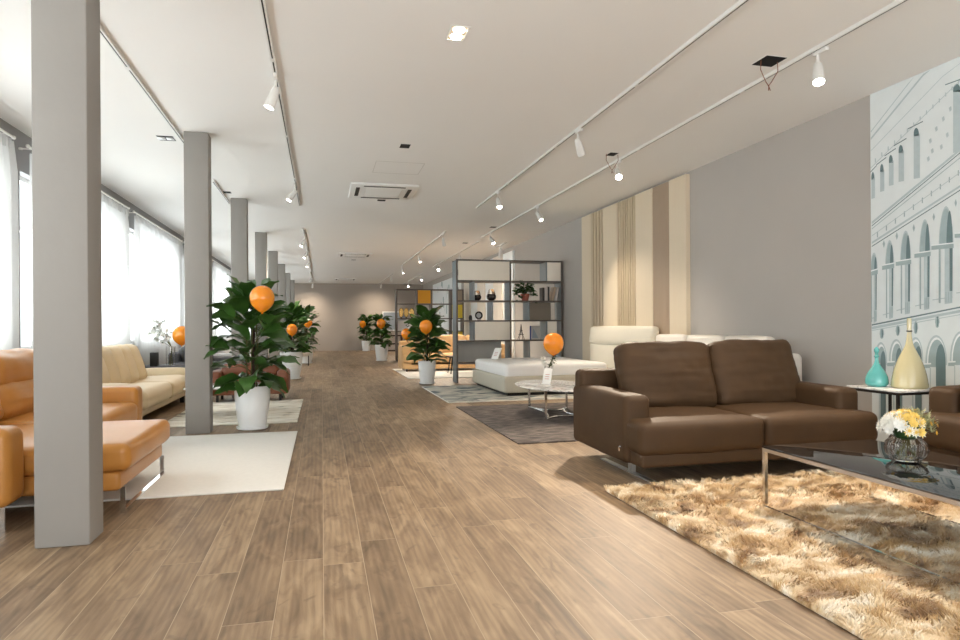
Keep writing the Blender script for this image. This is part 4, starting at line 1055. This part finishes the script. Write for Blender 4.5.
def plant(x, y, r0, r1, ph, height, spread, nleaf, label, potlabel, seed, lsize=1.0, pole=True, avoid=None):
    z = pot(x, y, r0, r1, ph, potlabel)
    t = thing('potted_plant', label, 'plant', (x, y, z + .005), 0, 'broad-leaved potted plants')
    rnd = random.Random(seed); fol, st = MB(), MB()
    H = height - z
    if pole: MB().tube([(0.01, 0.01, -.03), (0.01, 0.01, H * .93)], .022, 10).build('moss_pole', M['pole'], t)
    nst = 6
    for s_ in range(nst):
        a = s_ * 2 * PI / nst + rnd.random(); st.tube([(.05 * math.cos(a), .05 * math.sin(a), -.03), (.07 * math.cos(a), .07 * math.sin(a), H * .35), (.05 * math.cos(a + .4), .05 * math.sin(a + .4), H * .8)], .007, 6)
    for i in range(nleaf):
        u = (i + .5) / nleaf
        zz = H * (.03 + .92 * u ** 1.0)
        a = i * 2.399 + rnd.uniform(-.35, .35)
        if avoid and abs((a - avoid + PI) % (2 * PI) - PI) < .95: a += .9 if (a - avoid + PI) % (2 * PI) < PI else -.9
        inner = (i % 3 == 1)
        rad = (.55 if inner else 1) * spread * (.95 if u < .65 else .95 - (u - .65) * 1.5) * rnd.uniform(.75, 1.08)
        if u < .15: rad *= .8
        el = rnd.uniform(-.15, .45) + (u - .4) * .9
        Ln = (.29 + .09 * rnd.random()) * lsize
        stemL = max(.02, rad - Ln * .85)
        base = Vector((.04 * math.cos(a), .04 * math.sin(a), zz))
        tip = base + Vector((math.cos(a) * stemL, math.sin(a) * stemL, stemL * math.tan(max(-.2, min(.7, el + .2)))))
        st.tube([base, (base + tip) / 2 + Vector((0, 0, .015)), tip], [.005, .004, .003], 5, cap=False)
        fol.leaf(tip, a + rnd.uniform(-.3, .3), el + .3 + rnd.uniform(-.2, .3), Ln, Ln * rnd.uniform(.46, .62), droop=rnd.uniform(.5, 1.4), fold=rnd.uniform(.1, .3), roll=rnd.uniform(-.75, .75))
    fol.build('foliage', M['leaf'], t); st.build('stems', M['stem'], t)
    return t
plant(-0.81, 8.05, .165, .205, .50, 1.60, .54, 96, 'largest broad-leaved green plant in the nearest white pot, left of the aisle', 'tall white ceramic pot of the nearest plant, beside the second column', 11, 1.12, avoid=PI)
balloon(-.64, 7.45, 1.535, .132, 'large orange balloon on top of the nearest potted plant', (-.8, 8.0, .55))
plant(-0.70, 15.6, .20, .26, .62, 1.6, .5, 80, 'broad-leaved plant on the left behind the nearest potted plant', 'wide white pot on the left behind the nearest plant', 12, 1.1)
balloon(-.66, 15.1, 1.16, .12, 'orange balloon on the second left plant, lower of the pair', (-.7, 15.5, .7))
balloon(-.44, 21.2, 1.36, .14, 'orange balloon on the third left plant, upper right of the pair', (-.5, 22.0, .7))
plant(-0.52, 22.2, .18, .23, .5, 1.75, .5, 80, 'dark green plant third down the left side, near the white stool', 'white pot of the third plant down the left side', 13, 1.1)
plant(2.14, 13.35, .15, .185, .47, 1.42, .46, 64, 'broad-leaved green plant in a white pot left of the large bookshelf', 'white ceramic pot beside the large bookshelf', 14, 1.25)
balloon(2.06, 12.95, 1.21, .132, 'orange balloon in front of the plant beside the large bookshelf', (2.12, 13.3, .5))
balloon(1.72, 13.4, 1.06, .11, 'orange balloon half hidden at the left of the plant beside the large bookshelf', (2.05, 13.35, .5))
plant(2.05, 22.9, .19, .235, .56, 1.5, .3, 70, 'upright green plant in a white pot left of the second bookshelf', 'tapered white pot left of the second bookshelf', 15, 1.1, pole=False)
balloon(2.0, 22.5, 1.33, .155, 'orange balloon on the plant left of the second bookshelf', (2.05, 22.9, .6))
plant(2.15, 32.6, .18, .23, .5, 1.7, .42, 70, 'farthest green plant standing against the far wall', 'farthest small white pot by the far wall', 16, 1.2)
balloon(1.95, 32.1, 1.36, .16, 'small-looking orange balloon on the farthest plant by the far wall', (2.1, 32.5, .7))

# ------------------------------------------------------------------ left: console, vase, flowers, balloon, cushion
t = thing('low_console', 'low dark grey console table by the curtains beyond the beige sofa', 'console table', (-2.6, 12.35, 0))
MB().rb((-.45, -.4, .50), (.55, .4, .545), .006, 1, 1).build('tabletop', M['grey_fabric'], t)
MB().box((-.4, -.35, .08), (.5, .35, .50)).build('cabinet_body', M['black_metal'], t, smooth=False)
for sx in (-.35, .45):
    for sy in (-.3, .3): MB().box((sx - .02, sy - .02, 0), (sx + .02, sy + .02, .08)).build('leg', M['black_metal'], t, smooth=False)
glass_vase(-2.58, 12.2, .5455, .075, .34, 'square clear glass vase on the dark console near the windows')
t = thing('blossom_spray', 'airy spray of white blossoms in the glass vase near the windows', 'flowers', (-2.58, 12.2, .56))
s1, l1, w1 = MB(), MB(), MB(); rnd = random.Random(4)
for k in range(9):
    a = rnd.uniform(2.2, 4.4) if k < 6 else rnd.uniform(0, 6.3); sp = rnd.uniform(.1, .38); top = Vector((sp * math.cos(a), sp * math.sin(a) * .6, rnd.uniform(.45, .8)))
    s1.tube([(0.03 * math.cos(k), .03 * math.sin(k), .0), (0.02, 0, .3), top], .004, 5)
    for q in range(5):
        c = top + Vector((rnd.uniform(-.08, .08), rnd.uniform(-.06, .06), rnd.uniform(-.1, .06))); blossom(w1, c, .045, 7, 2, Vector((rnd.uniform(-1, 1), -1, rnd.uniform(-.2, 1))).normalized())
        l1.leaf(c, rnd.uniform(0, 6.3), rnd.uniform(-.5, .8), .07, .035, .5)
s1.build('flower_stem', M['stem'], t); w1.build('white_blossoms', M['petal_white'], t); l1.build('leaves', M['leaf_small'], t)
balloon(-2.36, 12.0, 1.09, .15, 'orange balloon beside the second column, over the console near the windows', (-2.36, 12.2, .55))
o = MB().rb((-.06, -.06, 0), (.06, .06, .24), .01, 2, 1).build('black_canister', M['black_metal'], loc=(-2.82, 12.1, .5455)); tag(o, 'small black box beside the glass vase on the dark console', 'box')
c = MB(); c.T = Matrix.Rotation(-.25, 4, 'X'); c.rb((-.25, -.08, 0), (.25, .08, .42), .07, 5, 6, bulge=(0, .04, 0), wr=.01)
o = c.build('throw_pillow', M['grey_fabric'], loc=(-2.3, 13.2, .455)); tag(o, 'dark grey pillow propped on the charcoal sofa, next to the second column', 'pillow')

# white stool and bowl
t = thing('footstool', 'white padded footstool on a thin black frame, left of the far aisle', 'stool', (-.62, 20.9, 0))
MB().rb((-.24, -.24, .3), (.24, .24, .6), .08, 5, 5, bulge=(.02, .02, .02)).build('seat', M['white_leather'], t)
for sx in (-1, 1):
    for sy in (-1, 1): MB().box((sx * .2 - .012, sy * .2 - .012, 0), (sx * .2 + .012, sy * .2 + .012, .31)).build('leg', M['black_metal'], t, smooth=False)
# console beyond second bookshelf, picture
t = thing('open_console', 'dark wooden open console with shelves behind the second bookshelf', 'console', (3.4, 28.6, 0))
for z in (.12, .42, .78): MB().box((-.9, -.25, z), (.9, .25, z + .06)).build('shelf_board', M['dark_wood'], t, smooth=False)
for sx in (-.88, 0, .82): MB().box((sx, -.25, 0), (sx + .06, .25, .84)).build('upright', M['dark_wood'], t, smooth=False)
t = thing('framed_picture', 'white-framed blue-grey picture hanging on the far wall', 'picture', (3.7, YF - .02, 1.55))
MB().box((-.65, -.02, -.55), (.65, .018, .45)).build('frame', M['white_paint'], t, smooth=False)
MB().box((-.6, -.024, -.5), (.6, -.0205, .4)).build('print', M['mirror'], t, smooth=False)

# ------------------------------------------------------------------ bookshelves
H0z = 1.2
def bookshelf1():
    x0, x1, y0, dp, ht = 2.77, 5.17, 13.3, .42, 2.63
    t = thing('large_bookshelf', 'large open bookshelf with cream doors and slate dividers standing across behind the bed', 'bookshelf', (x0, y0, 0))
    W_ = x1 - x0; zs = [.90, 1.33, 1.755, 2.185, ht]; f = .035
    F = M['shelf_frame']
    for x in (0, W_ / 2 - f / 2, W_ - f):
        MB().box((x, 0, 0), (x + f, .02, ht)).build('post', F, t, smooth=False)
        MB().box((x, .02, 0), (x + f, dp - .02, ht - .03)).build('side_panel', M['shelf_slate'], t, smooth=False)
        MB().box((x, dp - .02, 0), (x + f, dp, ht)).build('post', F, t, smooth=False)
    for z in [.42] + zs:
        for a, b in ((f, W_ / 2 - f / 2), (W_ / 2 + f / 2, W_ - f)):
            if z == .42 and a > 1: continue
            MB().box((a, 0, z - .03), (b, dp, z)).build('shelf_board', F, t, smooth=False)
    def X(px): return (px - 456) / (563 - 456) * W_
    def div(px, z0, z1): MB().box((X(px) - .03, 0.005, z0 + .0), (X(px), dp - .01, z1 - .03)).build('divider', M['shelf_slate'], t, smooth=False)
    def door(pa, pb, z0, z1, m='shelf_cream', yy=.008):
        MB().rb((X(pa) + .004, yy, z0 + .004), (X(pb) - .004, yy + .018, z1 - .034), .002, 1, 1).build('door' if m == 'shelf_cream' else 'back_panel', M[m], t)
    door(458, 509.3, zs[3], zs[4])
    div(474, zs[2], zs[3]); div(492, zs[1], zs[2]); div(474, zs[0], zs[1]); door(474.2, 509.3, zs[0], zs[1])
    door(458, 505, .42, zs[0], 'shelf_grey', dp - .03)
    div(547, zs[3], zs[4]); door(547.2, 561.5, zs[3], zs[4])
    div(529, zs[1], zs[2]); door(529.3, 557, zs[1], zs[2], 'shelf_taupe', dp - .03)
    div(547, zs[0], zs[1]); door(547.2, 557, zs[0], zs[1])
    div(529, .03, zs[0])
    return x0, y0, zs, X, dp
x0, y0, zs, BX, dp = bookshelf1()
def terr(px, z, s, label):
    t = thing('glass_terrarium', label, 'glass ornament', (x0 + BX(px), y0 + .2, z + .001), 0, 'smoky glass globes on the bookshelf')
    MB().lathe(smooth_prof([(.03 * s, 0), (.085 * s, .03 * s), (.1 * s, .09 * s), (.085 * s, .13 * s)], 4), 24, caps=(True, False)).build('dark_lower_bowl', M['smoke_glass'], t)
    MB().lathe(smooth_prof([(.085 * s, .13 * s), (.07 * s, .19 * s), (.05 * s, .24 * s)], 4), 24).build('clear_upper_glass', M['clear_glass'], t)
terr(478.5, zs[2], .9, 'smaller smoky glass globe on the large bookshelf, left one')
terr(492.7, zs[2], 1.05, 'bigger smoky glass globe on the large bookshelf, right one')
o = MB().lathe([(0, 0), (.035, 0), (.038, .05), (.03, .1), (.015, .11)], 16).build('small_vase', M['book_dark'], loc=(x0 + BX(471.5), y0 + .18, zs[1] + .001)); tag(o, 'little dark pot on the third shelf of the large bookshelf', 'vase')
t = thing('ring_ornament', 'dark disc ornament standing on the large bookshelf', 'ornament', (x0 + BX(480), y0 + .2, zs[1] + .001))
b = MB(); b.tube([(.07 * math.cos(q * PI / 12), 0, .105 + .07 * math.sin(q * PI / 12)) for q in range(24)], .018, 8, closed=True); b.build('ring', M['black_metal'], t)
MB().rb((-.035, -.03, 0), (.035, .03, .03), .008, 1, 1).build('foot', M['book_light'], t)
MB().lathe([(0, .0), (.05, .0), (.05, .01), (0, .012)], 16).build('inner_disc', M['light_grey_fabric'], t).matrix_local = Matrix.Translation((0, 0, .105)) @ Matrix.Rotation(PI / 2, 4, 'X')
# small plant in terracotta
t = thing('plant_pot', 'small terracotta pot on the large bookshelf', 'plant pot', (x0 + BX(527), y0 + .2, zs[2] + .001))
MB().lathe([(0, 0), (.07, 0), (.092, .12), (.1, .12), (.1, .15), (.088, .15), (.082, .13), (0, .13)], 24).build('pot_wall', M['terracotta'], t)
t = thing('small_plant', 'bushy trailing plant in the terracotta pot on the large bookshelf', 'plant', (x0 + BX(527), y0 + .2, zs[2] + .135))
b = MB(); rnd = random.Random(2)
for k in range(120):
    a = rnd.uniform(0, 6.3); r_ = rnd.uniform(.02, .21); z = rnd.uniform(0, .25) - max(0, r_ - .13) * 2.2
    b.leaf((r_ * math.cos(a), r_ * math.sin(a) * .6, z + .005), a, rnd.uniform(-.4, .8), .11, .075, .8, roll=rnd.uniform(-.8, .8))
b.build('foliage', M['leaf_small'], t); s1 = MB()
for k in range(8): s1.tube([(0, 0, -.004), (.08 * math.cos(k), .06 * math.sin(k), .1), (.14 * math.cos(k), .09 * math.sin(k), .1)], .004, 5)
s1.build('stems', M['stem'], t)
def book(x, y, z, w_, d_, h_, m, label, lean=0.0, rz=0.0):
    t = thing('book', label, 'book', (x, y, z), rz, 'books on the large bookshelf')
    for a, b_ in ((0, .004), (w_ - .004, w_)):
        c = MB(); c.T = Matrix.Rotation(lean, 4, 'Y'); c.box((a, 0, 0), (b_, d_, h_)); c.build('cover', M[m], t, smooth=False)
    c = MB(); c.T = Matrix.Rotation(lean, 4, 'Y'); c.box((0.004, 0, 0), (w_ - .004, .004, h_)); c.build('spine', M[m], t, smooth=False)
    c = MB(); c.T = Matrix.Rotation(lean, 4, 'Y'); c.box((0.004, .004, .004), (w_ - .004, d_ - .004, h_ - .004)); c.build('pages', M['book_pages'], t, smooth=False)
for k, (w_, m_, l) in enumerate(((.06, 'book_dark', 'thick dark book, left of the upright ones on the large bookshelf'), (.07, 'book_light', 'pale grey book in the middle of the upright ones on the large bookshelf'), (.05, 'book_dark', 'dark book right of the pale one on the large bookshelf'))):
    book(x0 + BX(543.3) + k * .062, y0 + .08, zs[2] + .001, w_ - .012, .2, .29 + .01 * k, m_, l)
for k, (m_, l) in enumerate((('panel_brown', 'greige leaning book at the right end of the large bookshelf'), ('book_light', 'light leaning book resting on the greige one, large bookshelf'))):
    book(x0 + BX(552.6) + k * .075, y0 + .08, zs[2] + .001, .05, .2, .31, m_, l, lean=.2)
t = thing('tower_ornament', 'black wire tower ornament standing on the large bookshelf', 'ornament', (x0 + BX(522), y0 + .15, zs[0] + .001))
for sx in (-1, 1):
    for sy in (-1, 1): MB().tube([(sx * .06, sy * .06, 0), (sx * .03, sy * .03, .1), (sx * .012, sy * .012, .2), (0, 0, .34)], .006, 6).build('tower_leg', M['black_metal'], t)
MB().box((-.05, -.05, .11), (.05, .05, .12)).box((-.032, -.032, .19), (.032, .032, .2)).build('platform', M['black_metal'], t, smooth=False)
t = thing('picture_book', 'blue-edged white picture book standing face out on the large bookshelf', 'book', (x0 + BX(530.5), y0 + .12, zs[0] + .001))
MB().box((0, 0, 0), (.24, .025, .30)).build('cover', M['book_light'], t, smooth=False); MB().box((0, -.002, 0), (.03, -.0003, .30)).build('spine_band', M['book_blue'], t, smooth=False)
b = MB(); b.add([(.05, -.001, .03), (.2, -.001, .03), (.08, -.001, .25)], [(0, 1, 2)]); b.build('cover_print', M['mirror'], t, smooth=False)

def bookshelf2():
    x0, y0, W_, dp, ht = 2.53, 22.5, 2.42, .4, 2.53
    t = thing('second_bookshelf', 'farther open bookshelf with ochre and yellow panels, seen left of the large one', 'bookshelf', (x0, y0, 0))
    X = lambda px: (px - 396) / (463 - 396) * W_
    F = M['shelf_frame']
    zs = [.15, .6, 1.05, 1.5, 2.02, ht]
    for px in (396, 416, 430, 450, 462):
        a = X(px); MB().box((a, 0, 0), (a + .045, dp, ht)).build('post', F, t, smooth=False)
    for z in zs:
        MB().box((0.045, 0.004, z - .035), (W_, dp - .004, z)).build('shelf_board', F, t, smooth=False)
    def pan(pa, pb, z0, z1, m): MB().box((X(pa) + .05, .02, z0 + .005), (X(pb) - .005, .04, z1 - .04)).build('door', M[m], t, smooth=False)
    pan(416, 430, 2.02, ht, 'shelf_ochre'); pan(450, 462, 2.02, ht, 'shelf_taupe'); pan(450, 462, 1.5, 2.02, 'shelf_yellow'); pan(450, 462, .6, 1.05, 'shelf_yellow')
    pan(396, 416, .15, .6, 'shelf_taupe')
    return x0, y0, X, zs
x2, y2, X2, z2 = bookshelf2()
for k, (px, l) in enumerate(((401.5, 'left gold oval ornament on the second bookshelf'), (406.5, 'middle gold oval ornament on the second bookshelf'), (412, 'right gold oval ornament on the second bookshelf'))):
    t = thing('oval_ornament', l, 'ornament', (x2 + X2(px), y2 + .2, z2[3] + .001), 0, 'gold oval ornaments')
    b = MB(); b.tube([(.075 * math.cos(q * PI / 10), 0, .2 + .16 * math.sin(q * PI / 10)) for q in range(20)], .014, 6, closed=True); b.build('gold_ring', M['gold'], t)
    b = MB(); b.add([(.062 * math.cos(q * PI / 10), 0.0, .2 + .145 * math.sin(q * PI / 10)) for q in range(20)], [tuple(range(20))]); b.add([(.062 * math.cos(q * PI / 10), 0.01, .2 + .145 * math.sin(q * PI / 10)) for q in range(20)], [tuple(range(19, -1, -1))]); b.build('inner_plate', M['gold'], t)
    MB().rb((-.03, -.03, 0), (.03, .03, .045), .008, 1, 1).build('foot', M['dark_wood'], t)
t = thing('small_plant', 'small dark plant on the second bookshelf', 'plant', (x2 + X2(424.5), y2 + .2, z2[3] + .001))
MB().lathe([(0, 0), (.08, 0), (.1, .14), (.09, .14), (0, .12)], 16).build('pot_wall', M['pot'], t)
b = MB(); rnd = random.Random(6)
for k in range(40): a = rnd.uniform(0, 6.3); b.leaf((.04 * math.cos(a), .04 * math.sin(a), .13), a, rnd.uniform(-.1, 1.3), .17, .08, .9)
b.build('foliage', M['leaf_small'], t)
t = thing('framed_picture', 'white picture with a green sprig propped on the second bookshelf', 'picture', (x2 + X2(398), y2 + .15, z2[2] + .001))
MB().box((0, 0, 0), (.5, .02, .38)).build('frame', M['white_paint'], t, smooth=False)
b = MB()
for a, c in ((.3, .2), (.36, .24), (.33, .14), (.38, .17)): b.add([(a - .03, -.002, c), (a, -.002, c - .02), (a + .04, -.002, c + .01), (a, -.002, c + .03)], [(0, 1, 2, 3)])
b.build('print', M['leaf_small'], t, smooth=False)
# small desk stool with splayed legs behind the large bookshelf
t = thing('wooden_stool', 'small stool with splayed dark legs seen under the large bookshelf', 'stool', (3.5, 15.9, .0145))
MB().rb((-.42, -.25, .40), (.42, .25, .44), .01, 2, 1).build('seat', M['dark_wood'], t)
for sx in (-1, 1):
    for sy in (-1, 1): MB().tube([(sx * .32, sy * .15, .41), (sx * .38, sy * .2, 0)], [.022, .014], 8).build('leg', M['black_metal'], t)
